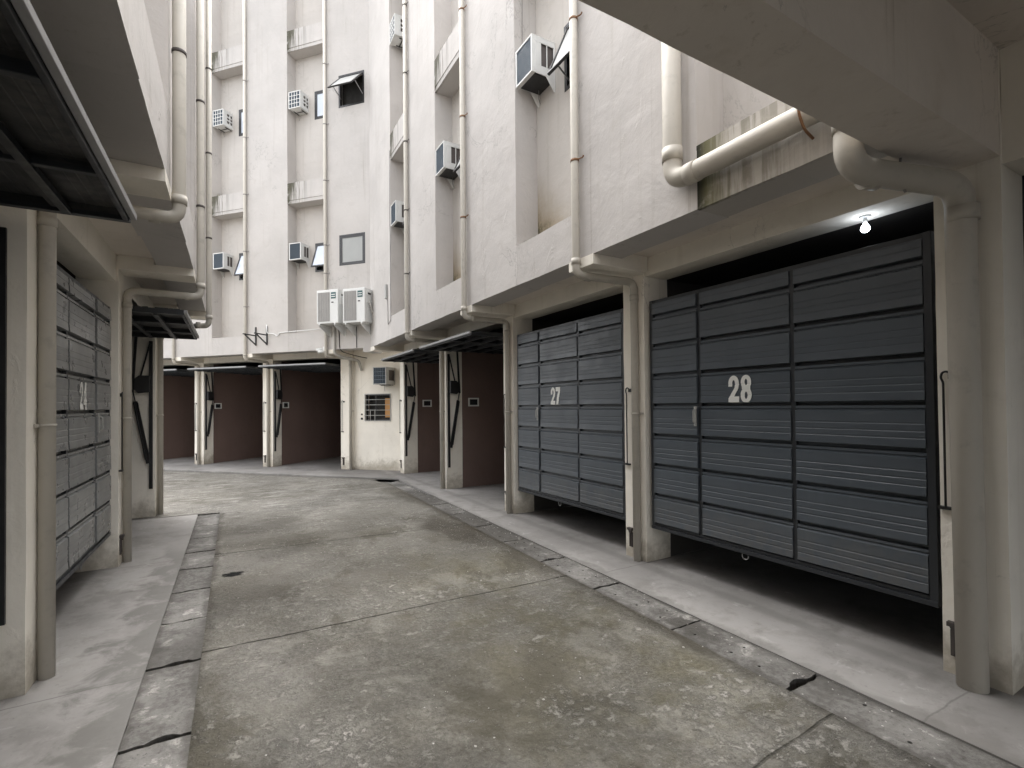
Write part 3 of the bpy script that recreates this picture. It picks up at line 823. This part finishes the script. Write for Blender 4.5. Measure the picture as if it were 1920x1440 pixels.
def facade(parent, x0, x1, recs, heavy=(), seed=0, wins=(), dirty=(), FY=FY, dz=0., TOP=TOP):
    """white upper storeys: full height wall panels, and between them recesses closed by a spandrel at each floor"""
    FB_ = FB + dz
    topf = TOP if callable(TOP) else (lambda x, t=TOP: t)
    edges = [x0]
    for a, b, *_ in recs: edges += [a, b]
    edges.append(x1)
    for i in range(0, len(edges), 2):
        a, b = edges[i], edges[i + 1]; TOP = topf((a + b) / 2)
        hs = [w for w in wins if a < w[0] < b]
        if hs:
            grid_wall(parent, 'wall_panel', 'white', a, b, FB_, TOP, FY, .35, [(w[0], w[1], w[2], w[3]) for w in hs], seed)
        else:
            mb = MB(); mb.seed = seed + i
            mb.rough(a, b, FY, FY + .35, FB_, TOP, .16, .0055, 'xyzX'); mb.build('wall_panel', 'white', parent)
    for k, r in enumerate(recs):
        a, b = r[0], r[1]; TOP = topf((a + b) / 2)
        for l, (z0, z1) in enumerate(LEV):
            z0 += dz; z1 += dz
            zt = LEV[l + 1][0] + dz if l + 1 < len(LEV) else TOP
            if z1 > TOP: continue
            zt = min(zt, TOP)
            mb = MB(); mb.seed = seed + k + l * 2.7
            hv = k in heavy and l == 0
            if l == 0: mb.rough(-.004, b - a + .004, .002, RD + .02, 0, z1 - z0, .1, .004, 'yzYZ')
            else:
                mb.rough(0, b - a, 0, RD + .02, 0.085, z1 - z0, .1, .004, 'yzYZ')
                mb.rough(0, b - a, .006, RD + .02, 0, .085, .1, .004, 'yzY')
            mb.build('spandrel', 'ledge_heavy' if hv else 'ledge' if l else 'white', parent, loc=(a, FY, z0))
            hs = r[2].get(l, []) if len(r) > 2 else []
            grid_wall(parent, 'recess_wall', 'recess' if (l == 0 and k in dirty) else 'recess_clean', a, b, z1 - .01, zt + .05, FY + RD, .12, hs, seed + k, origin=(a, FY + RD, z1 - .01))
    mb = MB(); mb.box(x0, x1, FY + .348, 5.4, 3.095 + dz, 3.4); mb.build('soffit', 'soffit', parent)
    cuts = [x0] + [e for a, e in zip(edges[:-1], edges[1:-1]) if abs(topf(e - .3) - topf(e + .3)) > .01] + [x1]
    for a, b in zip(cuts, cuts[1:]):
        mb = MB(); mb.box(a, b, -.2, 5.4, 3.4, topf((a + b) / 2)); mb.build('storeys', 'recess_clean', parent)

def cantilever(parent, x0, x1, front=FY, zt=3.10, zb=2.935):
    mb = MB(); mb.seed = x0
    mb.rough(x0, x1, front - .002, front + .354, zb, zt - .068, .1, .004); mb.rough(x0 + .002, x1 - .002, front + .35, .0, zb + .002, zt, .1, .003)
    mb.build('cantilever_beam', 'cream', parent)

def drainpipe(fr, xf, xp, label, group, zs, top=TOP, r=.039, y2=-.045, FY=FY, zh=2.865, rust='clamp', base=.0):
    e = empty('drainpipe', fr.w(xp, y2, base), fr.a, label=label, cat='drainpipe', group=group)
    o = (xp, y2, base)
    L = lambda p: tuple(a - b for a, b in zip(p, o))
    yf = FY - r - .012
    mb = MB().tube([L((xf, yf, top)), L((xf, yf, zh)), L((xp, y2, zh)), L((xp, y2, base - .02))], r, 16, bend=.085)
    mb.build('pipe', 'pipe', e)
    for (p, ax) in (((xf, yf, zh + .13), 2), ((xp, y2, zh - .16), 2), ((xf, yf + .14, zh), 1)):
        q = [list(p), list(p)]; q[0][ax] -= .03; q[1][ax] += .03
        MB().tube([L(q[0]), L(q[1])], r + .006, 16).build('socket', 'pipe', e)
    for z in zs:
        c = MB().tube([L((xf, yf, z - .012)), L((xf, yf, z + .012))], r + .004, 16)
        c.tube([L((xf, yf - .02, z)), L((xf + .055, yf + .01, z)), L((xf + .085, yf + .03, z + .006)), L((xf + .098, yf + .03, z + .022))], .007, 6, bend=.01)
        c.build('clamp', rust, e)
    MB().tube([L((xp, y2, 1.50)), L((xp, y2, 1.52))], r + .005, 14).box(*[v for t in ((L((xp, 0, 0))[0] - .075, L((xp, 0, 0))[0] + .075), (-y2 - .02, -y2 - .004), (1.50 - base, 1.52 - base)) for v in t]).build('clamp', 'pipe', e)
    return e

def air_conditioner(fr, x, y, z, label, group, w=.36, h=.43, d=.32, style='plain'):
    """small through-wall unit; origin on the wall at its bottom left"""
    e = empty('air_conditioner', fr.w(x, y, z), fr.a, label=label, cat='air conditioner', group=group)
    t = .022
    c = MB()
    c.box(0, w, -d, -d + .05, h - t, h); c.box(0, w, -d, -d + .05, 0, t); c.box(0, t, -d, -d + .05, t, h - t); c.box(w - t, w, -d, -d + .05, t, h - t)
    c.box(0, w, -d + .05, 0.02, h - .012, h); c.box(0, .012, -d + .05, .02, .012, h - .012); c.box(0.012, w - .012, -d + .05, .02, .03, .042)
    n = 2; sx = w - .012                                            # right cheek with openings
    c.box(sx, w, -d + .05, .02, 0, .10); c.box(sx, w, -d + .05, .02, h - .07, h - .012)
    c.box(sx, w, -d + .05, -d + .13, .10, h - .07); c.box(sx, w, -.022, .02, .10, h - .07)
    if style == 'plain': c.box(sx, w, -.118, -.105, .10, h - .07)
    c.build('casing', 'acwhite' if style != 'old' else 'acgrey', e, bevel=.004)
    f = MB().box(t, w - t, -d + .018, -d + .03, t, h - t)
    k = 34
    for i in range(k):
        xx = t + (w - 2 * t) * (i + .5) / k
        f.box(xx - .0018, xx + .0018, -d + .008, -d + .019, t, h - t)
    f.build('fin_panel', 'fins', e)
    MB().box(sx - .022, sx - .012, -d + .1, -.01, .08, h - .05).build('side_vent', 'vent', e)
    MB().box(.03, w - .03, -d + .05, .0, .0, .03).build('base_tray', 'black' if style != 'cage' else 'acwhite', e)
    if style in ('cage', 'old'):
        l = MB()
        nx, nz = (4, 4) if style == 'cage' else (5, 4)
        for i in range(1, nx): l.box(t + (w - 2 * t) * i / nx - .006, t + (w - 2 * t) * i / nx + .006, -d - .004, -d + .008, t, h - t)
        for i in range(1, nz): l.box(t, w - t, -d - .002, -d + .007, t + (h - 2 * t) * i / nz - .006, t + (h - 2 * t) * i / nz + .006)
        if style == 'cage':
            for i in range(1, 3): l.box(sx - .004, w + .004, -d + .13, -.022, .10 + (h - .17) * i / 3 - .012, .10 + (h - .17) * i / 3 + .012)
            l.box(sx - .003, w + .003, -.11, -.088, .10, h - .07)
        l.build('guard', 'lattice' if style == 'cage' else 'fins', e)
    b = MB()
    if style == 'plain':
        b.prism([(-.13, 0), (0, 0), (0, -.15), (-.02, -.15)], w - .006, w, 'x')
        MB().prism([(-.13, 0), (0, 0), (0, -.15), (-.02, -.15)], .02, .026, 'x').build('bracket', 'acwhite', e)
    else: b.box(.05, .07, -.2, 0, -.012, 0); b.box(w - .07, w - .05, -.2, 0, -.012, 0); b.box(.05, w - .05, -.14, -.12, -.02, -.012)
    b.build('bracket', 'acwhite' if style == 'plain' else 'black', e)
    MB().tube([(.1 * w / .36, -.06, .0), (.1 * w / .36, -.06, -.10), (.1 * w / .36, -.04, -.16)], .005, 6).build('drain_tube', 'wire', e)
    return e

def fuse_box(fr, x, y, z, label, group):
    e = empty('fuse_box', fr.w(x, y, z), fr.a, label=label, cat='fuse box', group=group)
    f = MB(); t = .028
    f.box(0, .03, 0, t, 0, .17); f.box(0, .03, .23 - t, .23, 0, .17); f.box(0, .03, t, .23 - t, 0, t); f.box(0, .03, t, .23 - t, .17 - t, .17)
    f.build('rim', 'acwhite', e, bevel=.004)
    MB().box(.0, .012, t, .23 - t, t, .17 - t).build('cover', 'glass', e)
    return e

# ------------------------------------------------------------------ RIGHT BUILDING (x = -s)
RB = empty('apartment_building', RF.o, RF.a, label='white apartment block on the right over garage doors 27 and 28', cat='building')
recR = [(-12.9, -11.74)]
recR = []
for s0, s1 in ((9.06, 10.22), (6.5, 7.66), (3.9, 5.06), (1.28, 2.45)):
    a, b = -s1, -s0
    wh = {l: [(b - .58, b - .02, z, z + .74)] for l, z in ((0, 5.12), (1, 9.0))}
    recR.append((a, b, wh))
facade(RB, -11.93, -1.16, recR, heavy=(3,), seed=3, dirty=(1, 2), TOP=lambda x: TOP if x < -6.4 else 8.4 if x < -3.5 else 5.6)  # unseen near rooflines kept low so more sky light comes in
for (a, b, wh) in recR[:3]:
    for l in wh:
        h = wh[l][0]
        window(RB, h[0], h[1], h[2], h[3], FY + RD, open_deg=(24 if l == 0 else 0), glass='glassgrey')
PR = [(1.0, 1.3), (3.7, 4.0), (6.36, 6.66), (8.97, 9.27), (11.6, 11.9)]
lab = ['cream pillar with the thick pipe right of door 28', None, None, None, None]
for i, (a, b) in enumerate(PR):
    pillar(RB, -b, -a, rod=(-b + (.055 if i else .035)), label=lab[i], z1=3.09 if i else 3.58)
pillar(RB, 1.4, 1.7, z1=3.58)
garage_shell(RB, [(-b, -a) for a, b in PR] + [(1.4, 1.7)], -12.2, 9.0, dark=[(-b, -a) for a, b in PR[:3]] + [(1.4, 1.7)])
ends = [9.0] + []
xs = [(-11.6, -9.27), (-8.97, -6.66), (-6.36, -4.0), (-3.7, -1.3), (-1.0, 1.4), (1.7, 9.0)]
for a, b in xs:
    mb = MB(); mb.seed = a; mb.rough(a, b, .02, .32, 2.912, 3.097 if b < -1.05 else 3.60, .16, .004); mb.build('lintel_beam', 'cream', RB)
for a, b in PR[1:4]: cantilever(RB, -b - .02, -a + .06)
cantilever(RB, -11.93, -11.6)
garage_door(RB, -3.66, -1.33, (.60, 1.46), .05, .38, 'closed charcoal garage door numbered 28', num=('28', .91, 1.2275, .232, .102))
garage_door(RB, -6.31, -4.03, (.60, 1.46), .05, .38, 'closed charcoal garage door numbered 27', num=('27', .88, 1.2275, .232, .102))
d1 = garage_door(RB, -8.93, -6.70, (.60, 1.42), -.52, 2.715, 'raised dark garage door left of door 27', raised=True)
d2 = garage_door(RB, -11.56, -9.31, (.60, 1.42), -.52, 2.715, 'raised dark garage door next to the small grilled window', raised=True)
linkage(d1, RB, -8.97, 1); linkage(d2, RB, -11.6, 1)
# wing behind the overhead passage: black sheet painted as the unlit bay interior
MB().box(-.98, 1.38, .5, .56, .0, 2.9).build('bay_shade_sheet', 'black', RB)
PG = 'cream drainpipes of the right building'
drainpipe(RF, -3.84, -3.79, 'cream drainpipe with rusty clamps between doors 27 and 28', PG, (3.98, 5.37, 6.9), top=8.35)
drainpipe(RF, -6.45, -6.455, 'cream drainpipe down the pillar left of door 27', PG, (4.3, 5.75, 7.3, 8.8, 10.3))
drainpipe(RF, -9.03, -9.08, 'cream drainpipe between the two open right bays', PG, (4.1, 5.3, 6.6, 7.9, 9.2, 10.5), rust='clampdark')
# the thick pipe
e = empty('drainpipe', RF.w(-1.14, -.085, 0), RF.a, label='thick cream pipe bending along the wall and down beside door 28', cat='drainpipe', group=PG)
o = Vector((-1.14, -.085, 0)); yf = FY - .085
L = lambda *p: tuple(Vector(p) - o)
MB().tube([L(-2.60, yf, 5.55), L(-2.60, yf, 3.27), L(-1.39, yf, 3.27), L(-1.39, yf, 2.86), L(-1.15, -.085, 2.83), L(-1.14, -.085, -.02)], .070, 22, bend=.13, nb=8).build('pipe', 'pipe', e)
for a, b in (((-2.60, yf, 3.42), (-2.60, yf, 3.52)), ((-2.46, yf, 3.27), (-2.37, yf, 3.27)), ((-1.39, yf, 3.14), (-1.39, yf, 3.06)), ((-1.375, yf + .14, 2.855), (-1.345, yf + .21, 2.852)), ((-1.14, -.085, 2.62), (-1.14, -.085, 2.70))):
    MB().tube([L(*a), L(*b)], .076, 22).build('socket', 'pipe', e)
MB().tube([L(-1.60, yf - .09, 3.35), L(-1.60, yf - .095, 3.25), L(-1.60, yf - .04, 3.17), L(-1.60, yf + .05, 3.14)], .008, 8, bend=.03).build('clamp', 'clamp', e)
MB().tube([L(-1.27, -.49, 2.94), L(-1.285, -.475, 2.86), L(-1.27, -.44, 2.76)], .007, 8, bend=.03).build('clamp', 'wire', e)
AG = 'small air conditioners in the wall recesses'
YB = FY + RD
air_conditioner(RF, -5.02, YB, 5.37, 'large looking white unit above door 27 with dark blue front', AG)
air_conditioner(RF, -7.62, YB, 5.38, 'white unit beside the second drainpipe left of door 27, blue front', AG)
air_conditioner(RF, -10.18, YB, 5.37, 'white unit low in the narrow recess at the courtyard corner', AG)
air_conditioner(RF, -10.18, YB, 9.2, 'caged white unit high in the narrow recess at the courtyard corner', AG, style='cage')
FG = 'small fuse boxes on the brown garage walls'
fuse_box(RF, -8.972, .47, 1.60, 'fuse box in the open bay beside door 27', FG)
fuse_box(RF, -11.602, .47, 1.60, 'fuse box in the open bay nearest the small grilled window', FG)
# lit bulb under the ceiling behind door 28
b = empty('light_bulb', RF.w(-1.76, .20, 2.912), RF.a, label='lit bare bulb on the ceiling above door 28', cat='light bulb')
MB().tube([(0, 0, 0), (0, 0, -.012)], .035, 16).tube([(0, 0, -.012), (0, 0, -.055)], .013, 12).build('holder', 'acwhite', b)
MB().tube([(0, 0, -.052), (0, 0, -.062), (0, 0, -.075), (0, 0, -.092), (0, 0, -.108), (0, 0, -.114)], [.012, .016, .025, .029, .02, .006], 14).build('bulb', 'bulb', b)
# wires, junction box
def cable(fr, pts, r, label, bend=.02, mat='wire', name='cable'):
    o = fr.w(*pts[0])
    mi = (Matrix.Translation(o) @ Matrix.Rotation(fr.a, 4, 'Z')).inverted() @ fr.m
    ob = MB().tube([tuple(mi @ Vector(p)) for p in pts], r, 7, bend=bend).build(name, mat, loc=o, rot=(0, 0, fr.a))
    return tag(ob, label, 'cable')
cable(RF, [(-5.03, FY + .10, 8.5), (-5.035, FY + .10, 5.9), (-5.0, FY + .12, 5.55)], .004, 'thin wire hanging in the recess above door 27')
cable(RF, [(-10.24, FY - .006, 7.0), (-10.25, FY - .008, 5.4), (-10.23, FY - .008, 5.2), (-10.225, FY - .008, 3.42), (-10.42, FY - .008, 3.35), (-10.45, FY - .008, 3.9)], .006, 'grey cable running down the panel edge to a small box')
j = MB().box(-.04, .05, -.05, 0, 0, .30).build('junction_box', 'acgrey', loc=RF.w(-10.50, FY, 3.92), rot=(0, 0, RF.a), bevel=.006)
tag(j, 'slim pale box on the wall right of the two condensers', 'junction box')
def weed(fr, x, y, z, n, h, label, seed):
    rnd = random.Random(seed); mb = MB()
    for k in range(n):
        a = rnd.uniform(0, 6.28); hh = h * rnd.uniform(.4, 1.0); lean = rnd.uniform(.1, .6) * hh
        bx, by = rnd.uniform(-.05, .10), rnd.uniform(-.03, .04); w = .004
        p = [Vector((bx + lean * math.cos(a) * t * t, by + lean * math.sin(a) * t * t, hh * t)) for t in (0, .5, 1)]
        s_ = Vector((-math.sin(a), math.cos(a), 0)) * w
        for i in range(2):
            u0, u1 = (1, .7)[i], (.7, .08)[i]
            mb.quad(tuple(p[i] - s_ * u0), tuple(p[i] + s_ * u0), tuple(p[i + 1] + s_ * u1), tuple(p[i + 1] - s_ * u1))
    ob = mb.build('weed', 'plant', loc=fr.w(x, y, z), rot=(0, 0, fr.a)); return tag(ob, label, 'plant', 'weeds growing on the ledges')
weed(RF, -7.58, FY + .12, 7.32, 46, .22, 'dry weed tuft on the ledge above the open bay beside door 27', 1)
weed(RF, -10.14, FY + .12, 7.32, 46, .24, 'dry weed tuft on the ledge in the narrow corner recess', 2)

# ------------------------------------------------------------------ LEFT BUILDING (x = s)
LB = empty('apartment_building', LF.o, LF.a, label='white apartment block on the left over garage door 24', cat='building')
recL = [(2.80, 3.96), (5.36, 6.52), (7.60, 8.72)]
FYL = -.65
facade(LB, -9.0, 9.45, recL, seed=11, FY=FYL, dz=.09, TOP=lambda x: 8.9 if x > 6.55 else 6.4)  # unseen roofline lowered to let sky light onto the right side
PL = [(1.12, 1.42), (3.80, 4.10), (6.38, 6.68), (9.1, 9.42)]
labL = [None, 'cream pillar at the left edge with a pipe on its front', None, None]
for i, (a, b) in enumerate(PL): pillar(LB, a, b, rod=(a + .05 if i == 2 else None), label=labL[i], depth=.5 if i == 3 else .34, z1=3.18)
garage_shell(LB, PL[:3], -9.0, 9.3, wall='shadewall')
mb = MB(); mb.rough(9.12, 9.40, .5, 5.3, -.05, 3.09, .3, .004); mb.build('end_wall', 'cream', LB)
for a, b in ((-9, 1.12), (1.42, 3.8), (4.1, 6.38), (6.68, 9.1)):
    mb = MB(); mb.seed = a; mb.rough(a, b, .02, .32, 2.912, 3.187, .16, .004); mb.build('lintel_beam', 'cream', LB)
for a, b in PL[1:]: cantilever(LB, a - .02, b + .02, FYL, 3.19, 3.04)
garage_door(LB, 4.10, 6.36, (.80, 1.63), .075, .37, 'closed grey garage door numbered 24', mat='doorl', num=('24', 1.075, 1.2275, .232, .102), wicket=2)
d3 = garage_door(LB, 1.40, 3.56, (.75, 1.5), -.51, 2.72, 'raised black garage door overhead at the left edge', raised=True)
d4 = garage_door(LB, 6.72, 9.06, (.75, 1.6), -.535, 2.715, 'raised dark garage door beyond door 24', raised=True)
linkage(d4, LB, 9.1, -1)
linkage(d3, LB, 3.80, -1, .05)
LG = 'cream drainpipes of the left building'
drainpipe(LF, 4.06, 3.98, 'drainpipe on the nearest left pillar', LG, (4.05, 5.3, 6.6), rust='clampdark', r=.041, FY=FYL, top=6.35, zh=2.90)
drainpipe(LF, 6.62, 6.56, 'drainpipe down the pillar at the far end of door 24', LG, (3.9, 5.1, 6.4, 7.7), rust='clampdark', FY=FYL, top=8.9)
drainpipe(LF, 8.82, 9.27, 'drainpipe at the far end of the left building', LG, (4.2, 5.5, 6.8, 8.1), rust='clampdark', FY=FYL, top=8.9)

# ------------------------------------------------------------------ FAR BUILDING (x = u)
FBd = empty('apartment_building', FF.o, FF.a, label='white apartment block across the end of the courtyard', cat='building')
recF = []
for a, b in ((-8.6, -7.45), (-6.08, -4.93), (-3.55, -2.41), (-1.05, .07)):
    recF.append((a, b, {0: [(b - .53, b - .01, 5.08, 5.82)], 1: [(b - .53, b - .01, 9.02, 9.75)]}))
wF = [(.50, 1.23, 5.07, 5.82), (.50, 1.23, 8.96, 9.76)]
facade(FBd, -16, 1.44, recF, seed=23, wins=wF, TOP=13.6)
for (a, b, wh) in recF[1:]:
    for l in wh:
        h = wh[l][0]; window(FBd, h[0], h[1], h[2], h[3], FY + RD, open_deg=(20 if l == 0 else 0), glass='glasspale')
window(FBd, *wF[0], FY, glass='glassgrey', label='closed grey window above the condensers')
window(FBd, *wF[1], FY, open_deg=42, glass='glassgrey', label='open awning window high near the corner')
PF = [(-10.1, -9.75), (-7.55, -7.2), (-5.0, -4.66), (-2.53, -2.19), (0, .34)]
for i, (a, b) in enumerate(PF): pillar(FBd, a, b, rod=a + .05, depth=.32)
garage_shell(FBd, PF, -16, 3.2)
for a, b in ((-9.75, -7.55), (-7.2, -5.0), (-4.66, -2.53), (-2.19, 0)):
    mb = MB(); mb.seed = a; mb.rough(a, b, .02, .32, 2.912, 3.097, .16, .004); mb.build('lintel_beam', 'cream', FBd)
for a, b in PF: cantilever(FBd, a + .04, b)
MB().rough(1.16, 1.43, FY - .002, -.3, 2.93, 3.04, .1, .004).build('cantilever_beam', 'white', FBd)
DG = ((-7.16, -5.03, 'raised door of the farthest left bay'), (-4.62, -2.57, 'raised door of the middle far bay'), (-2.15, -.05, 'raised door of the far bay beside the office wall'))
for a, b, t in DG:
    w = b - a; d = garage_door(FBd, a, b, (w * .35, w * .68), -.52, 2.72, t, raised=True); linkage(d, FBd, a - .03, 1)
# wall with the small grilled window
hole = (.70, 1.43, 1.26, 1.93)
grid_wall(FBd, 'office_wall', 'cream', .34, 2.2, -.05, 3.09, .06, .16, [hole], 31)
wd = empty('window', (hole[0], .06, hole[2]), parent=FBd, label='small grilled window with an orange board')
W, H = hole[1] - hole[0], hole[3] - hole[2]
f = MB(); t = .03
f.box(0, t, .03, .09, 0, H); f.box(W - t, W, .03, .09, 0, H); f.box(t, W - t, .03, .09, 0, t); f.box(t, W - t, .03, .09, H - t, H); f.box(W * .36, W * .36 + .02, .05, .08, t, H - t)
f.build('frame', 'alu', wd)
MB().box(0, W, .20, .22, 0, H).build('unlit_room_board', 'void', wd)  # dark board in place of the unlit room
MB().box(W * .72, W - t, .085, .10, .08, H - .1).build('board', 'wood', wd)
gr = MB()
for k in range(1, 5): gr.tube([(-.015, -.012, H * k / 5), (W + .015, -.012, H * k / 5)], .008, 6)
for x in (W * .22, W * .40): gr.tube([(x, -.02, 0), (x, -.02, H * .42)], .008, 6)
gr.box(-.015, W + .015, -.02, 0, -.015, 0); gr.box(-.015, W + .015, -.02, 0, H, H + .015); gr.box(-.015, 0, -.02, 0, 0, H); gr.box(W, W + .015, -.02, 0, 0, H)
gr.build('grille', 'acgrey', wd)
air_conditioner(FF, 1.20, .06, 2.16, 'grey box unit with dark grille above the small grilled window', None, w=.37, h=.43, d=.42, style='old')
for k, z in enumerate((1.42, 1.31)):
    d = MB().tube([(0, 0, 0), (0, -.02, 0)], .022 + .006 * k, 12).build('doorbell', 'black', loc=FF.w(.60, .06, z), rot=(0, 0, FF.a)); tag(d, ('upper' if k == 0 else 'lower') + ' of two black round buttons beside the grilled window', 'button')
for x, g_, t in ((-2.37, (4.25, 5.7, 7.2, 8.7, 10.2), 'drainpipe between the two middle far recesses'), (.13, (4.9, 5.6, 7.2, 8.6, 10.1), 'drainpipe passing behind the left condenser')):
    drainpipe(FF, x, x + (.06 if x < 0 else .20), t, 'cream drainpipes of the far building', g_, rust='wire', top=13.5)
drainpipe(FF, -4.87, -4.80, 'drainpipe left of the far recesses', 'cream drainpipes of the far building', (4.25, 5.7, 7.2), rust='wire', top=13.5)
for u, nm in ((-3.50, 'left'), (-1.0, 'right')):
    air_conditioner(FF, u, YB, 5.35, 'lower blue fronted unit in the %s hand far recess' % nm, AG)
    air_conditioner(FF, u, YB, 9.22, 'upper caged unit in the %s hand far recess' % nm, AG, style='cage')
for x, t in ((-4.668, 'fuse box in the middle far bay'), (-2.198, 'fuse box in the far bay beside the office wall'), (-7.208, 'fuse box in the farthest left bay')):
    fuse_box(FF, x, .36, 1.60, t, FG)
def condenser(x, z, label):
    w, h, d = .60, .80, .30
    e = empty('condenser_unit', FF.w(x, FY - .40, z), FF.a, label=label, cat='outdoor unit', group='outdoor condensers on the corner wall')
    MB().box(0, w, 0, d, 0, h).build('casing', 'acwhite', e, bevel=.012)
    gx0, gx1 = .035, w * .62
    g_ = MB(); g_.box(gx0, gx1, -.004, .006, .05, h - .06)
    for k in range(28):
        zz = .05 + (h - .11) * (k + .5) / 28; g_.box(gx0, gx1, -.010, -.003, zz - .004, zz + .004)
    for k in range(5):
        xx = gx0 + (gx1 - gx0) * (k + .5) / 5; g_.box(xx - .004, xx + .004, -.012, -.003, .05, h - .06)
    g_.build('fan_grille', 'mesh', e)
    b = MB().box(w * .68, w * .90, -.006, .002, h - .22, h - .07); b.build('badge', 'teal', e)
    b = MB()
    for k, q in enumerate((.115, .165)): b.box(w * .70, w * .88, -.009, -.004, h - q - .018, h - q)
    b.build('badge_lettering', 'lattice', e)
    MB().box(w * .70, w * .79, -.008, .002, h - .32, h - .295).build('maker_plate', 'black', e)
    v = MB().box(w - .002, w + .012, .08, .24, h - .34, h - .06); v.build('service_cover', 'acwhite', e, bevel=.004)
    MB().box(w + .010, w + .018, .11, .22, h - .14, h - .10).build('grip', 'black', e)
    MB().tube([(w + .02, .16, h - .33), (w + .05, .16, h - .40), (w + .05, .2, .3), (w + .07, .30, .16), (w + .02, .36, .1)], .016, 8, bend=.06).build('hose', 'wrap', e)
    for xx in (.07, w - .10):
        k = MB(); k.box(xx, xx + .035, -.02, .40, -.035, 0); k.prism([(.38, -.035), (.40, -.035), (.40, -.26), (.37, -.26), (-.0, -.07), (-.0, -.035)], xx, xx + .004, 'x'); k.box(xx, xx + .035, .385, .40, -.26, 0)
        k.build('bracket', 'acwhite', e)
    return e
condenser(.15, 3.60, 'left outdoor condenser on the white wall below the grey window')
condenser(.88, 3.58, 'right outdoor condenser beside the courtyard corner')
cable(FF, [(.36, FY - .03, 3.75), (.36, FY - .03, 2.93), (.42, FY + .1, 2.86), (.60, -.08, 2.80), (.62, .03, 2.55)], .035, 'wrapped grey pipe bundle running down under the left condenser', .08, 'wrap', 'pipe_bundle')
cable(FF, [(.48, FY - .015, 3.7), (.50, FY - .015, 2.98), (.62, -.2, 2.90), (.80, .0, 2.86)], .012, 'dark cable curving down beside the wrapped pipe bundle', .15, 'clampdark')
cable(FF, [(.98, FY - .012, 3.55), (.985, FY - .012, 3.04)], .008, 'thin dark wire hanging below the right condenser', 0, 'black')
# two empty angle brackets and a loose cable
for x, m in ((-2.06, 'left'), (-1.86 + .16, 'right')):
    e = empty('wall_bracket', FF.w(x, FY, 3.05), FF.a, label='dark steel angle bracket, %s of the empty pair on the far wall' % m, cat='bracket', group='empty brackets on the far wall')
    MB().box(-.014, .014, -.028, 0, .18, .66).build('upright', 'black', e)
    MB().box(-.014, .014, -.42, -.028, .42, .448).bar((0, -.36, .42), (0, -.02, .20), .026, .026).build('arm', 'black', e)
cable(FF, [(-1.70, FY - .02, 3.75), (-1.68, FY - .03, 3.53), (-1.45, FY - .02, 3.50), (-1.36, FY - .02, 3.42), (-1.30, FY - .02, 3.52), (-1.05, FY - .014, 3.53), (.2, FY - .014, 3.555)], .012, 'pale cable strung from the bracket along the far ledge', .05, 'lattice')
c = empty('security_camera', FF.w(.02, FY - .06, 3.0), FF.a, label='white twin security camera under the left condenser', cat='security camera')
MB().box(.05, .13, -.02, .06, -.03, .10).build('mount', 'acwhite', c, bevel=.006)
for dx, dz, yy in ((-.04, .03, -.05), (.02, -.02, -.06)):
    MB().tube([(dx + .06, yy + .06, dz), (dx, yy, dz - .01), (dx - .05, yy - .05, dz - .02)], [.03, .036, .034], 12).build('camera_head', 'acwhite', c)
weed(FF, -3.47, FY + .12, 7.32, 60, .14, 'dark mossy tuft on the ledge of the left far recess', 4)

# ------------------------------------------------------------------ OVERHEAD PASSAGE (crosses the drive above the camera)
OB = empty('overhead_passage', RF.w(-1.15, 0, 0), RF.a, label='dark concrete beam and slab spanning the drive overhead', cat='passage')
bl = MB(); bl.seed = 2
bl.rough(-.15, .15, -4.70, -.003, 2.952, 3.56, .2, .004); bl.build('cross_beam', 'soffit', OB)
MB().rough(.05, 6.0, -4.70, .3, 3.548, 3.75, .5, .006).build('slab', 'soffit', OB)
MB().rough(-.15, .05, -4.7, .0, 3.56, 4.5, .4, .004).build('parapet', 'white', OB)
